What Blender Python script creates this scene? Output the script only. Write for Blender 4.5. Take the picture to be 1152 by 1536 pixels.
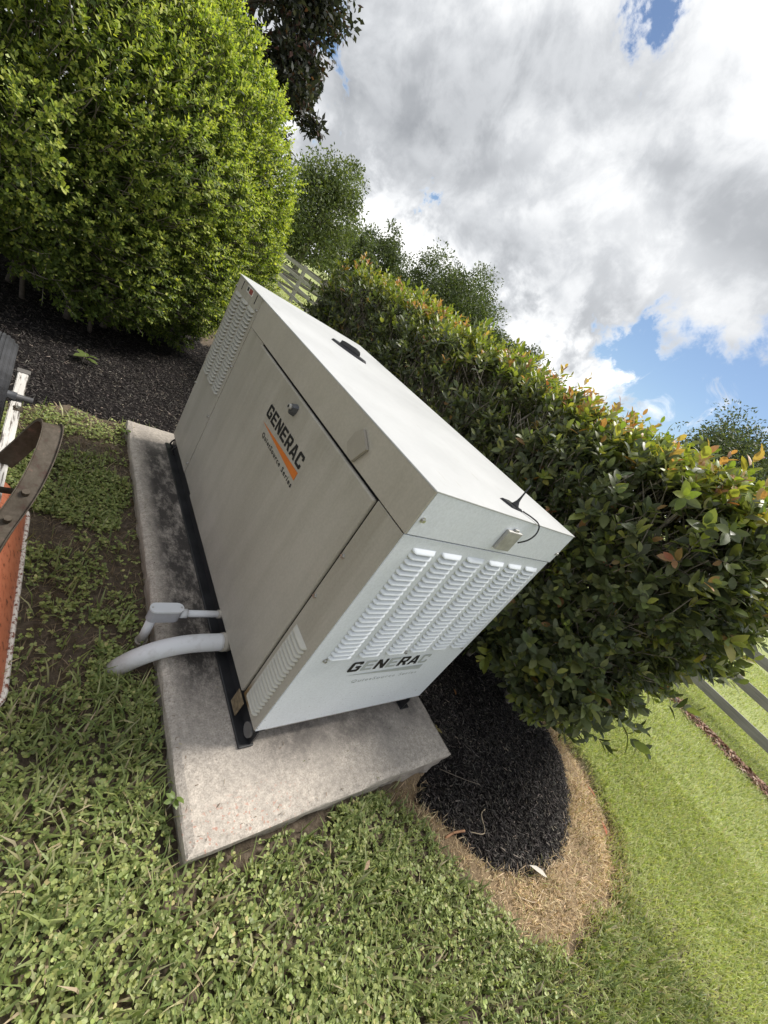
import bpy, bmesh, math, random
import numpy as np
from mathutils import Vector, Matrix

for o in list(bpy.data.objects):
    bpy.data.objects.remove(o)
S = bpy.context.scene
COL = S.collection
rnd = random.Random(7)
rng = np.random.default_rng(11)

# ------------------------------------------------------------------ camera
CAM = np.array([-0.75495, -0.58458, 1.37310])
RW = np.array([[0.70411225, -0.45989978, 0.54103433],
               [0.16914587, -0.63136524, -0.75681411],
               [0.68964891, 0.62439581, -0.36676185]])      # rows: right, down, forward
FPX = 612.0                                                   # focal length in pixels of a 1152 x 1536 picture
cd = bpy.data.cameras.new('camera')
cam = bpy.data.objects.new('camera', cd)
COL.objects.link(cam)
m = Matrix(((RW[0][0], -RW[1][0], -RW[2][0], CAM[0]),
            (RW[0][1], -RW[1][1], -RW[2][1], CAM[1]),
            (RW[0][2], -RW[1][2], -RW[2][2], CAM[2]), (0, 0, 0, 1)))
cam.matrix_world = m
cd.sensor_fit = 'VERTICAL'
cd.sensor_height = 36.0
cd.sensor_width = 27.0
cd.lens = FPX / 1536 * 36.0
cd.clip_start = 0.02
cd.clip_end = 5000
S.camera = cam
S.render.resolution_x = 768
S.render.resolution_y = 1024


def px_of(P):
    """Pixel (1152 x 1536) of world points, and depth."""
    q = (np.asarray(P) - CAM) @ RW.T
    d = np.maximum(q[:, 2], 1e-3)
    return q[:, 0] / d * FPX + 576, q[:, 1] / d * FPX + 768, q[:, 2]


def seen(P, margin=0.18):
    """Keeps what the photograph could see, with room to step aside."""
    x, y, d = px_of(P)
    return (d > 0.1) & (x > -1152 * margin) & (x < 1152 * (1 + margin)) & (y > -1536 * margin) & (y < 1536 * (1 + margin))


# ------------------------------------------------------------------ sky and sun
SUN_AZ, SUN_EL = math.radians(92), math.radians(58)           # azimuth from +Y towards +X
W = bpy.data.worlds.new('World')
S.world = W
W.use_nodes = True
wn, wl = W.node_tree.nodes, W.node_tree.links
wn.clear()


def N(nodes, typ, **kw):
    n = nodes.new(typ)
    for k, v in kw.items():
        if k == 'inp':
            for a, b in v.items():
                n.inputs[a].default_value = b
        else:
            setattr(n, k, v)
    return n


def wmath(op, a, b=None, c=None, clamp=False):
    n = N(wn, 'ShaderNodeMath', operation=op, use_clamp=clamp)
    for i, v in enumerate((a, b, c)):
        if v is None:
            continue
        if isinstance(v, (int, float)):
            n.inputs[i].default_value = v
        else:
            wl.new(v, n.inputs[i])
    return n.outputs[0]


def wstep(v, lo, hi):
    n = N(wn, 'ShaderNodeMapRange', interpolation_type='SMOOTHSTEP')
    wl.new(v, n.inputs[0])
    n.inputs[1].default_value = lo
    n.inputs[2].default_value = hi
    return n.outputs[0]


tc = N(wn, 'ShaderNodeTexCoord')
nrm = N(wn, 'ShaderNodeVectorMath', operation='NORMALIZE')
wl.new(tc.outputs['Generated'], nrm.inputs[0])
D = nrm.outputs[0]
sep = N(wn, 'ShaderNodeSeparateXYZ')
wl.new(D, sep.inputs[0])
zz = wmath('MAXIMUM', sep.outputs[2], 0.0)
den = wmath('ADD', zz, 0.16)
cmb = N(wn, 'ShaderNodeCombineXYZ')
wl.new(wmath('DIVIDE', sep.outputs[0], den), cmb.inputs[0])
wl.new(wmath('DIVIDE', sep.outputs[1], den), cmb.inputs[1])
P2 = cmb.outputs[0]


def wnoise(vec, scale, detail, rough, dist=0.0, off=0.0):
    mp = N(wn, 'ShaderNodeMapping')
    mp.inputs['Location'].default_value = (off, off * 0.7, off * 1.3)
    wl.new(vec, mp.inputs[0])
    n = N(wn, 'ShaderNodeTexNoise')
    n.inputs['Scale'].default_value = scale
    n.inputs['Detail'].default_value = detail
    n.inputs['Roughness'].default_value = rough
    n.inputs['Distortion'].default_value = dist
    wl.new(mp.outputs[0], n.inputs['Vector'])
    return n.outputs['Fac']


n_big = wnoise(P2, 1.25, 9, 0.55, 0.25, 3.1)
n_puff = wnoise(D, 7.5, 9, 0.60, 0.35, 1.7)
n_edge = wnoise(D, 16.0, 8, 0.62, 0.2, 5.2)
n_tone = wnoise(P2, 0.95, 5, 0.46, 0.7, 8.4)


def direction(az, el):
    a, e = math.radians(az), math.radians(el)
    return (math.sin(a) * math.cos(e), math.cos(a) * math.cos(e), math.sin(e))


def gap(az, el, rad, soft):
    """0..1 mask of a break in the clouds round a direction."""
    n = N(wn, 'ShaderNodeVectorMath', operation='DISTANCE')
    wl.new(D, n.inputs[0])
    n.inputs[1].default_value = direction(az, el)
    wob = wmath('MULTIPLY_ADD', n_edge, 0.16, -0.08)
    wob2 = wmath('MULTIPLY_ADD', n_puff, 0.30, -0.15)
    v = wmath('ADD', wmath('ADD', n.outputs['Value'], wob), wob2)
    return wstep(v, rad + soft, rad - soft)


gaps = None
for g in ((69, 11.0, 0.130, 0.030), (76, 13.0, 0.10, 0.03), (62.0, 11.5, 0.06, 0.02), (41.3, 32.4, 0.024, 0.016), (15.6, 14.6, 0.030, 0.012),
          (30.5, 12.9, 0.018, 0.012), (90, 12, 0.10, 0.03), (112, 20, 0.14, 0.03),
          (-40, 30, 0.2, 0.04), (170, 40, 0.25, 0.05), (250, 25, 0.25, 0.05), (-90, 60, 0.2, 0.05)):
    gg = gap(*g)
    gaps = gg if gaps is None else wmath('MAXIMUM', gaps, gg)
cover = wstep(wmath('ADD', n_big, 0.30), 0.44, 0.62)
wisp = wmath('MULTIPLY', wstep(wnoise(D, 11.0, 8, 0.62, 0.6, 2.3), 0.57, 0.70), 0.75)
cover = wmath('MULTIPLY', cover, wmath('SUBTRACT', 1.0, gaps))
cover = wmath('MAXIMUM', cover, wisp)
# puffs standing along the horizon are brighter, the sheet overhead shows its grey base
low = wstep(wmath('ADD', sep.outputs[2], wmath('MULTIPLY_ADD', n_puff, 0.34, -0.17)), 0.27, 0.17)
tone = wstep(n_tone, 0.39, 0.66)
puffshade = wstep(wmath('ADD', wmath('MULTIPLY', n_puff, 0.7), wmath('MULTIPLY', n_edge, 0.3)), 0.40, 0.60)
sheet = wmath('ADD', wmath('ADD', wmath('MULTIPLY', tone, 0.46), wmath('MULTIPLY', puffshade, 0.26)), wmath('MULTIPLY', wstep(sep.outputs[2], 0.22, 0.62), 0.30))
cum = wmath('ADD', wmath('MULTIPLY', puffshade, 0.72), 0.24)
mixt = N(wn, 'ShaderNodeMix', data_type='FLOAT')
wl.new(low, mixt.inputs['Factor'])
wl.new(sheet, mixt.inputs['A'])
wl.new(cum, mixt.inputs['B'])
rimlit = wmath('MULTIPLY', wmath('SUBTRACT', 1.0, cover), 0.5)
val = wmath('ADD', mixt.outputs['Result'], rimlit, clamp=True)
ramp = N(wn, 'ShaderNodeValToRGB')
ce = ramp.color_ramp.elements
ce[0].position = 0.0
ce[0].color = (0.235, 0.248, 0.268, 1)
ce[1].position = 1.0
ce[1].color = (0.98, 0.97, 0.955, 1)
e = ce.new(0.45)
e.color = (0.48, 0.495, 0.515, 1)
e = ce.new(0.75)
e.color = (0.69, 0.70, 0.71, 1)
wl.new(val, ramp.inputs[0])
sky = N(wn, 'ShaderNodeTexSky', sky_type='NISHITA', sun_disc=False, sun_elevation=SUN_EL, sun_rotation=SUN_AZ,
        air_density=1.0, dust_density=0.5, ozone_density=3.2)
b1 = N(wn, 'ShaderNodeBackground', inp={'Strength': 0.056})
wl.new(sky.outputs[0], b1.inputs[0])
b2 = N(wn, 'ShaderNodeBackground', inp={'Strength': 0.73})
wl.new(ramp.outputs[0], b2.inputs[0])
mixs = N(wn, 'ShaderNodeMixShader')
wl.new(cover, mixs.inputs[0])
wl.new(b1.outputs[0], mixs.inputs[1])
wl.new(b2.outputs[0], mixs.inputs[2])
wo = N(wn, 'ShaderNodeOutputWorld')
wl.new(mixs.outputs[0], wo.inputs[0])

ld = bpy.data.lights.new('sun', 'SUN')
ld.energy = 2.5
ld.angle = math.radians(16)
ld.color = (1.0, 0.955, 0.88)
sun = bpy.data.objects.new('sun', ld)
COL.objects.link(sun)
sd = Vector(direction(92, 58))
sun.rotation_euler = (-sd).to_track_quat('-Z', 'Y').to_euler()
sun.location = sd * 30

S.render.engine = 'CYCLES'
S.view_settings.view_transform = 'Standard'
S.view_settings.look = 'None'
S.view_settings.gamma = 1.0
S.view_settings.exposure = 1.04
S.cycles.max_bounces = 7
S.cycles.diffuse_bounces = 4
S.cycles.glossy_bounces = 2
S.cycles.transmission_bounces = 4
S.view_settings.use_curve_mapping = False


# ------------------------------------------------------------------ helpers
def vnoise(x, y, seed=0):
    """Smooth value noise 0..1, vectorised."""
    x = np.asarray(x, float)
    y = np.asarray(y, float)
    xi, yi = np.floor(x).astype(np.int64), np.floor(y).astype(np.int64)
    fx, fy = x - xi, y - yi
    fx, fy = fx * fx * (3 - 2 * fx), fy * fy * (3 - 2 * fy)

    def h(a, b):
        n = (a * 374761393 + b * 668265263 + seed * 1442695041) & 0x7fffffff
        n = ((n ^ (n >> 13)) * 1274126177) & 0x7fffffff
        return ((n ^ (n >> 16)) & 0xffff) / 65535.0
    return (h(xi, yi) * (1 - fx) + h(xi + 1, yi) * fx) * (1 - fy) + (h(xi, yi + 1) * (1 - fx) + h(xi + 1, yi + 1) * fx) * fy


def fbm(x, y, seed=0, oct=4):
    s, a, t = 0, 1.0, 0
    for k in range(oct):
        s = s + a * vnoise(np.asarray(x) * 2 ** k, np.asarray(y) * 2 ** k, seed + k)
        t += a
        a *= 0.5
    return s / t


def sstep(v, lo, hi):
    t = np.clip((v - lo) / (hi - lo), 0, 1)
    return t * t * (3 - 2 * t)


def poly_sd(x, y, poly):
    """Signed distance to a polygon, positive inside."""
    x = np.asarray(x, float)
    y = np.asarray(y, float)
    d = np.full(x.shape, 1e9)
    ins = np.zeros(x.shape, bool)
    n = len(poly)
    for i in range(n):
        ax, ay = poly[i]
        bx, by = poly[(i + 1) % n]
        ex, ey = bx - ax, by - ay
        t = np.clip(((x - ax) * ex + (y - ay) * ey) / (ex * ex + ey * ey + 1e-12), 0, 1)
        d = np.minimum(d, np.hypot(x - ax - t * ex, y - ay - t * ey))
        c = ((ay > y) != (by > y)) & (x < (bx - ax) * (y - ay) / (by - ay + 1e-12) + ax)
        ins ^= c
    return np.where(ins, d, -d)


def npmesh(name, verts, faces, cols=None, smooth=False, extra=None):
    """Mesh from numpy verts and a list of (k-gon index arrays)."""
    me = bpy.data.meshes.new(name)
    verts = np.asarray(verts, np.float32)
    me.vertices.add(len(verts))
    me.vertices.foreach_set('co', verts.ravel())
    loops, starts, tot, st = [], [], [], 0
    for f in faces:
        f = np.asarray(f, np.int32)
        if len(f) == 0:
            continue
        k = f.shape[1]
        loops.append(f.ravel())
        starts.append(st + np.arange(len(f)) * k)
        tot.append(np.full(len(f), k))
        st += f.size
    loops = np.concatenate(loops)
    starts = np.concatenate(starts)
    me.loops.add(len(loops))
    me.loops.foreach_set('vertex_index', loops)
    me.polygons.add(len(starts))
    me.polygons.foreach_set('loop_start', starts.astype(np.int32))
    if smooth:
        me.polygons.foreach_set('use_smooth', np.ones(len(starts), bool))
    if cols is not None:
        a = me.attributes.new('Col', 'FLOAT_COLOR', 'POINT')
        c = np.ones((len(verts), 4), np.float32)
        c[:, :cols.shape[1]] = cols
        a.data.foreach_set('color', c.ravel())
    me.update(calc_edges=True)
    return me


def world_of(o):
    v = Vector((0, 0, 0))
    while o is not None:
        v = v + o.location
        o = o.parent
    return v


def link(name, me, mat=None, parent=None, at=None):
    """One mesh object; mesh data are in world coordinates unless 'at' gives the place of its origin."""
    o = bpy.data.objects.new(name, me)
    COL.objects.link(o)
    if mat is not None and me is not None and len(me.materials) == 0:
        for mm in (mat if isinstance(mat, (list, tuple)) else [mat]):
            me.materials.append(mm)
    p = Vector(at) if at is not None else Vector((0, 0, 0))
    if parent is not None:
        o.parent = parent
        p = p - world_of(parent)
    o.location = p
    return o


def thing(name, label, cat, loc=(0, 0, 0), group=None):
    o = bpy.data.objects.new(name, None)
    COL.objects.link(o)
    o.empty_display_size = 0.1
    o.location = loc
    return tag(o, label, cat, group)


def tag(o, label=None, cat=None, group=None, kind=None):
    if label:
        o['label'] = label
    if cat:
        o['category'] = cat
    if group:
        o['group'] = group
    if kind:
        o['kind'] = kind
    return o


def bm_mesh(bm, name, smooth=False):
    me = bpy.data.meshes.new(name)
    bmesh.ops.recalc_face_normals(bm, faces=bm.faces[:])
    bm.to_mesh(me)
    bm.free()
    if smooth:
        for p in me.polygons:
            p.use_smooth = True
    return me


def add_box(bm, x0, x1, y0, y1, z0, z1, bev=0.0, seg=2):
    r = bmesh.ops.create_cube(bm, size=1.0)
    for v in r['verts']:
        v.co = Vector(((x0 + x1) / 2 + v.co.x * (x1 - x0), (y0 + y1) / 2 + v.co.y * (y1 - y0), (z0 + z1) / 2 + v.co.z * (z1 - z0)))
    if bev > 0:
        es = list({e for v in r['verts'] for e in v.link_edges})
        bmesh.ops.bevel(bm, geom=es, offset=bev, segments=seg, affect='EDGES', profile=0.5)


def box(name, x0, x1, y0, y1, z0, z1, mat, parent=None, bev=0.002):
    bm = bmesh.new()
    add_box(bm, x0, x1, y0, y1, z0, z1, bev)
    return link(name, bm_mesh(bm, name), mat, parent)


def tube_data(pts, radii, sides=8, cap=True):
    """Verts and faces of a tube along points."""
    pts = [Vector(p) for p in pts]
    if isinstance(radii, (int, float)):
        radii = [radii] * len(pts)
    vs, q, caps = [], [], []
    up = None
    for i, p in enumerate(pts):
        t = (pts[min(i + 1, len(pts) - 1)] - pts[max(i - 1, 0)]).normalized()
        if up is None:
            up = Vector((0, 0, 1)) if abs(t.z) < 0.9 else Vector((1, 0, 0))
        a = t.cross(up).normalized()
        b = a.cross(t).normalized()
        up = b
        for k in range(sides):
            th = 2 * math.pi * k / sides
            vs.append(p + (a * math.cos(th) + b * math.sin(th)) * radii[i])
    n = len(pts)
    for i in range(n - 1):
        for k in range(sides):
            q.append((i * sides + k, i * sides + (k + 1) % sides, (i + 1) * sides + (k + 1) % sides, (i + 1) * sides + k))
    if cap:
        caps = [tuple(range(sides - 1, -1, -1)), tuple(range((n - 1) * sides, n * sides))]
    return vs, q, caps


def tube(name, pts, radii, mat, parent=None, sides=10, smooth=True):
    vs, q, caps = tube_data(pts, radii, sides)
    me = bpy.data.meshes.new(name)
    me.from_pydata([tuple(v) for v in vs], [], q + caps)
    for p in me.polygons:
        p.use_smooth = smooth and len(p.vertices) == 4
    me.update()
    return link(name, me, mat, parent)


def tubes_mesh(name, lst, sides=5, col=None):
    """Many tubes joined in one mesh."""
    V, F, C, o = [], [], [], 0
    for pts, rad in lst:
        vs, q, _ = tube_data(pts, rad, sides, cap=False)
        V += [tuple(v) for v in vs]
        F += [tuple(i + o for i in f) for f in q]
        o += len(vs)
    me = npmesh(name, np.array(V), [np.array(F)], smooth=True)
    return me


def smooth_path(pts, n):
    """Catmull-Rom through points."""
    P = [Vector(p) for p in pts]
    P = [P[0] * 2 - P[1]] + P + [P[-1] * 2 - P[-2]]
    out = []
    for i in range(1, len(P) - 2):
        for k in range(n):
            t = k / n
            a, b, c, d = P[i - 1], P[i], P[i + 1], P[i + 2]
            out.append(0.5 * ((2 * b) + (c - a) * t + (2 * a - 5 * b + 4 * c - d) * t * t + (3 * b - a - 3 * c + d) * t ** 3))
    out.append(P[-2])
    return out


# ------------------------------------------------------------------ materials
class Mat:
    def __init__(self, name):
        self.m = bpy.data.materials.new(name)
        self.m.use_nodes = True
        self.n, self.l = self.m.node_tree.nodes, self.m.node_tree.links
        self.b = self.n['Principled BSDF']
        self._obj = None

    def set(self, **kw):
        for k, v in kw.items():
            self.b.inputs[k.replace('_', ' ')].default_value = v
        return self

    def coord(self, scale=(1, 1, 1), which='Object', loc=(0, 0, 0)):
        t = self.n.new('ShaderNodeTexCoord')
        mp = self.n.new('ShaderNodeMapping')
        mp.inputs['Scale'].default_value = scale
        mp.inputs['Location'].default_value = loc
        self.l.new(t.outputs[which], mp.inputs[0])
        return mp.outputs[0]

    def noise(self, scale, detail=5, rough=0.55, vec=None, dist=0.0):
        n = self.n.new('ShaderNodeTexNoise')
        n.inputs['Scale'].default_value = scale
        n.inputs['Detail'].default_value = detail
        n.inputs['Roughness'].default_value = rough
        n.inputs['Distortion'].default_value = dist
        self.l.new(vec if vec is not None else self.coord(), n.inputs['Vector'])
        return n.outputs['Fac']

    def ramp(self, fac, *stops):
        r = self.n.new('ShaderNodeValToRGB')
        el = r.color_ramp.elements
        while len(el) < len(stops):
            el.new(0.5)
        for e_, (p, c) in zip(el, stops):
            e_.position = p
            e_.color = (c, c, c, 1) if isinstance(c, (int, float)) else (*c, 1)
        self.l.new(fac, r.inputs[0])
        return r.outputs[0]

    def mix(self, fac, a, b, mode='MIX'):
        n = self.n.new('ShaderNodeMix')
        n.data_type = 'RGBA'
        n.blend_type = mode
        for sock, v in ((n.inputs['Factor'], fac), (n.inputs['A'], a), (n.inputs['B'], b)):
            if isinstance(v, (int, float)):
                sock.default_value = v if sock.type == 'VALUE' else (v, v, v, 1)
            elif isinstance(v, tuple):
                sock.default_value = (*v, 1)
            else:
                self.l.new(v, sock)
        return n.outputs['Result']

    def math(self, op, a, b=None, clamp=False):
        n = self.n.new('ShaderNodeMath')
        n.operation = op
        n.use_clamp = clamp
        for i, v in enumerate((a, b)):
            if v is None:
                continue
            if isinstance(v, (int, float)):
                n.inputs[i].default_value = v
            else:
                self.l.new(v, n.inputs[i])
        return n.outputs[0]

    def xyz(self):
        if self._obj is None:
            t = self.n.new('ShaderNodeTexCoord')
            s = self.n.new('ShaderNodeSeparateXYZ')
            self.l.new(t.outputs['Object'], s.inputs[0])
            self._obj = s.outputs
        return self._obj

    def step(self, v, lo, hi):
        n = self.n.new('ShaderNodeMapRange')
        n.interpolation_type = 'SMOOTHSTEP'
        n.inputs[1].default_value = lo
        n.inputs[2].default_value = hi
        self.l.new(v, n.inputs[0])
        return n.outputs[0]

    def attr(self, name='Col'):
        a = self.n.new('ShaderNodeAttribute')
        a.attribute_name = name
        return a.outputs['Color']

    def color(self, sock):
        self.l.new(sock, self.b.inputs['Base Color'])
        return self

    def rough(self, sock):
        self.l.new(sock, self.b.inputs['Roughness'])
        return self

    def bump(self, sock, strength=0.3, dist=0.01):
        n = self.n.new('ShaderNodeBump')
        n.inputs['Strength'].default_value = strength
        n.inputs['Distance'].default_value = dist
        self.l.new(sock, n.inputs['Height'])
        self.l.new(n.outputs[0], self.b.inputs['Normal'])
        return self


def plain(name, col, rough=0.5, metal=0.0, var=0.15, scale=30):
    M = Mat(name).set(Roughness=rough, Metallic=metal)
    f = M.noise(scale, 4, 0.6)
    a = tuple(c * (1 - var) for c in col)
    b = tuple(min(1, c * (1 + var)) for c in col)
    M.color(M.ramp(f, (0.3, a), (0.7, b)))
    return M.m


def leaf_material(name, rough=0.4, trans=0.3, spec=0.4):
    M = Mat(name).set(Roughness=rough)
    M.b.inputs['Specular IOR Level'].default_value = spec
    c = M.attr()
    v = M.noise(60, 3, 0.5)
    c2 = M.mix(0.35, c, M.mix(1.0, c, M.ramp(v, (0.3, 0.7), (0.7, 1.3)), 'MULTIPLY'))
    M.color(c2)
    tr = M.n.new('ShaderNodeBsdfTranslucent')
    tint = M.mix(1.0, c2, (1.5, 1.6, 0.6), 'MULTIPLY')
    M.l.new(tint, tr.inputs[0])
    mx = M.n.new('ShaderNodeMixShader')
    mx.inputs[0].default_value = trans
    M.l.new(M.b.outputs[0], mx.inputs[1])
    M.l.new(tr.outputs[0], mx.inputs[2])
    M.l.new(mx.outputs[0], M.n['Material Output'].inputs[0])
    return M.m


def paint(name, light, dark, streak, streak_amt, specks=0.0, rust=False, stains=True):
    """Weathered powder coat: mottling, vertical run marks, chips."""
    M = Mat(name).set(Roughness=0.5)
    big = M.noise(2.2, 5, 0.6)
    col = M.mix(M.ramp(big, (0.35, 0.0), (0.68, 1.0)), light, dark)
    st = M.noise(1.0, 5, 0.62, M.coord((13, 13, 0.9)))
    st2 = M.noise(1.0, 4, 0.6, M.coord((75, 75, 2.0)))
    up = M.step(M.xyz()[2], 0.15, 0.95)
    f = M.math('MULTIPLY', M.ramp(st, (0.46, 0.0), (0.72, 1.0)), streak_amt)
    f = M.math('MULTIPLY', f, M.math('ADD', M.math('MULTIPLY', up, 0.7), 0.3))
    col = M.mix(f, col, streak)
    wide = M.noise(1.0, 4, 0.6, M.coord((9, 9, 0.7)))
    col = M.mix(M.math('MULTIPLY', M.ramp(wide, (0.46, 0.0), (0.66, 1.0)), streak_amt * 0.45), col, tuple(c * 0.85 for c in streak))
    grime = M.noise(5.5, 7, 0.75)
    foot = M.step(M.xyz()[2], 0.34, 0.09)
    col = M.mix(M.math('MULTIPLY', M.math('MULTIPLY', M.ramp(grime, (0.38, 0.0), (0.62, 1.0)), M.math('ADD', M.math('MULTIPLY', foot, 0.8), 0.2)), min(0.5, streak_amt * 0.7)), col, tuple(c * 0.62 for c in dark))
    f2 = M.math('MULTIPLY', M.ramp(st2, (0.55, 0.0), (0.75, 1.0)), streak_amt * 0.22)
    col = M.mix(f2, col, tuple(min(1, c * 1.12) for c in light))
    spk = M.noise(130, 3, 0.6)
    col = M.mix(0.10, col, M.mix(1.0, col, M.ramp(spk, (0.38, 0.55), (0.62, 1.45)), 'MULTIPLY'))
    if stains:
        band = M.step(M.xyz()[2], 0.80, 0.985)
        st3 = M.noise(1.0, 4, 0.6, M.coord((9, 9, 2.5)))
        f3 = M.math('MULTIPLY', M.math('MULTIPLY', band, M.ramp(st3, (0.42, 0.0), (0.66, 1.0))), 0.45)
        col = M.mix(f3, col, (0.24, 0.22, 0.17))
    if specks > 0:
        sp = M.noise(150, 2, 0.5, M.coord((1, 1, 0.55)))
        low = M.step(M.xyz()[2], 0.42, 0.10)
        mask = M.math('MULTIPLY', M.ramp(sp, (0.70, 0.0), (0.745, 1.0)), M.math('ADD', M.math('MULTIPLY', low, specks), 0.10))
        col = M.mix(mask, col, (0.10, 0.10, 0.09))
    if rust:
        lowr = M.step(M.xyz()[2], 0.20, 0.10)
        rn = M.noise(24, 4, 0.6)
        near = M.math('MULTIPLY', M.step(M.xyz()[1], 0.05, 0.11), M.step(M.xyz()[1], 0.145, 0.135))
        rm = M.math('MULTIPLY', M.math('MULTIPLY', lowr, near), M.ramp(rn, (0.30, 0.0), (0.50, 1.0)))
        col = M.mix(rm, col, (0.17, 0.10, 0.03))
    M.color(col)
    fine = M.noise(420, 2, 0.5)
    M.bump(fine, 0.12, 0.0008)
    M.rough(M.ramp(M.noise(9, 4), (0.3, 0.42), (0.7, 0.62)))
    return M.m


MT = {}
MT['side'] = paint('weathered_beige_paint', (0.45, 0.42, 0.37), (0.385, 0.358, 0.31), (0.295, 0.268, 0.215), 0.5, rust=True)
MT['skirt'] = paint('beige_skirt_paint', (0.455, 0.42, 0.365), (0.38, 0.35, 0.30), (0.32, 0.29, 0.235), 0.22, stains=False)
MT['end'] = paint('chalked_skylit_paint', (0.78, 0.82, 0.885), (0.73, 0.77, 0.83), (0.65, 0.69, 0.73), 0.18, specks=0.9, stains=False)  # chalked paint; its bluish lift is sky light put into the colour
M_ = Mat('roof_paint').set(Roughness=0.42)
c_ = M_.mix(M_.ramp(M_.noise(3, 6, 0.65), (0.35, 0.0), (0.7, 1.0)), (0.52, 0.525, 0.525), (0.44, 0.445, 0.445))
sc_ = M_.noise(1.0, 5, 0.7, M_.coord((30, 7, 1)))
c_ = M_.mix(M_.math('MULTIPLY', M_.ramp(sc_, (0.60, 0.0), (0.70, 1.0)), 0.40), c_, (0.36, 0.345, 0.31))
M_.color(c_)
M_.bump(M_.noise(300, 2), 0.08, 0.0008)
MT['roof'] = M_.m
MT['slat'] = plain('louvre_paint_skylit', (0.76, 0.80, 0.86), 0.5, 0, 0.04)  # end slats carry the same sky light in their colour
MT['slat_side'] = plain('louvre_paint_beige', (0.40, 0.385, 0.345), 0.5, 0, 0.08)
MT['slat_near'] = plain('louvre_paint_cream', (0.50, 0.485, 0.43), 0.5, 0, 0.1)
MT['dark'] = plain('dark_void', (0.012, 0.012, 0.012), 0.8)
MT['black'] = plain('black_steel', (0.022, 0.022, 0.024), 0.42, 0.0, 0.4, 12)
MT['steel'] = plain('zinc_bolt', (0.55, 0.54, 0.52), 0.35, 0.9)
MT['galv'] = plain('galvanised_plate', (0.42, 0.41, 0.39), 0.5, 0.35, 0.2, 25)
MT['pvc'] = plain('grey_white_pvc', (0.68, 0.69, 0.71), 0.42, 0, 0.06, 14)
M_ = Mat('buried_pvc').set(Roughness=0.45)
d_ = M_.math('MULTIPLY', M_.step(M_.xyz()[2], 0.03, -0.09), M_.ramp(M_.noise(22, 6, 0.7), (0.25, 0.3), (0.6, 1.0)))
sm_ = M_.math('MULTIPLY', M_.ramp(M_.noise(14, 6, 0.75), (0.52, 0.0), (0.72, 1.0)), 0.35)
M_.color(M_.mix(M_.math('MAXIMUM', d_, sm_), (0.68, 0.685, 0.70), (0.22, 0.18, 0.135)))
MT['pvc_soil'] = M_.m
MT['pvc_box'] = plain('grey_pvc_box', (0.40, 0.40, 0.43), 0.5, 0, 0.08)
MT['pvc_dirty'] = plain('dirty_pvc', (0.36, 0.33, 0.28), 0.6, 0, 0.25, 18)
MT['ink'] = plain('black_ink', (0.012, 0.012, 0.014), 0.45)
MT['ink_grey'] = plain('faded_ink', (0.42, 0.45, 0.455), 0.6, 0, 0.1, 60)
MT['ink_fade'] = plain('faded_fine_ink', (0.36, 0.385, 0.39), 0.6, 0, 0.25, 200)
MT['orange'] = plain('orange_ink', (0.62, 0.17, 0.025), 0.45, 0, 0.06)
MT['stick_w'] = plain('sticker_white', (0.62, 0.60, 0.56), 0.5)
MT['stick_r'] = plain('sticker_red', (0.28, 0.07, 0.06), 0.5)
MT['rubber'] = plain('tyre_rubber', (0.035, 0.036, 0.04), 0.65, 0, 0.4, 20)
MT['plastic'] = plain('black_plastic', (0.02, 0.02, 0.022), 0.35)
MT['hinge'] = plain('brown_hinge', (0.20, 0.155, 0.095), 0.6, 0.2, 0.4, 60)

M_ = Mat('wood_white_paint').set(Roughness=0.75)
g_ = M_.noise(1.0, 6, 0.65, M_.coord((70, 5, 70)))
M_.color(M_.ramp(g_, (0.40, (0.10, 0.085, 0.07)), (0.47, (0.55, 0.53, 0.50)), (0.8, (0.66, 0.64, 0.61))))
M_.bump(g_, 0.6, 0.003)
MT['wood_white'] = M_.m
M_ = Mat('rusty_olive_steel').set(Roughness=0.6, Metallic=0.25)
f_ = M_.noise(22, 8, 0.75)
M_.color(M_.ramp(f_, (0.34, (0.040, 0.016, 0.009)), (0.46, (0.050, 0.038, 0.024)), (0.58, (0.072, 0.056, 0.040)), (0.70, (0.15, 0.085, 0.062))))
M_.bump(M_.noise(70, 4), 0.3, 0.002)
MT['rust'] = M_.m
M_ = Mat('orange_tray_paint').set(Roughness=0.5)
f_ = M_.noise(40, 6, 0.7)
g2_ = M_.noise(5, 4, 0.6)
o_ = M_.ramp(f_, (0.38, (0.09, 0.03, 0.016)), (0.44, (0.34, 0.105, 0.052)), (0.75, (0.42, 0.155, 0.085)))
M_.color(M_.mix(M_.math('MULTIPLY', M_.ramp(g2_, (0.4, 0.0), (0.7, 1.0)), 0.5), o_, (0.27, 0.085, 0.045)))
MT['tray'] = M_.m
M_ = Mat('chipped_white_rim').set(Roughness=0.6)
f_ = M_.noise(70, 5, 0.7)
M_.color(M_.ramp(f_, (0.42, (0.16, 0.055, 0.035)), (0.50, (0.58, 0.55, 0.51)), (1.0, (0.62, 0.59, 0.56))))
MT['rim'] = M_.m
M_ = Mat('fence_wood').set(Roughness=0.85)
g_ = M_.noise(1.0, 6, 0.65, M_.coord((40, 2.5, 40)))
M_.color(M_.mix(0.5, M_.ramp(g_, (0.30, (0.15, 0.14, 0.13)), (0.7, (0.42, 0.40, 0.37))), M_.ramp(M_.noise(3, 4), (0.3, (0.20, 0.19, 0.18)), (0.7, (0.40, 0.385, 0.36)))))
M_.bump(g_, 0.5, 0.004)
MT['fence'] = M_.m
M_ = Mat('backlit_fence_wood').set(Roughness=0.9)
M_.color(M_.ramp(M_.noise(1.0, 5, 0.65, M_.coord((8, 8, 40))), (0.3, (0.07, 0.064, 0.056)), (0.7, (0.15, 0.138, 0.122))))  # darker than the near fence: backlit shade put into the wood colour
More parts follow.
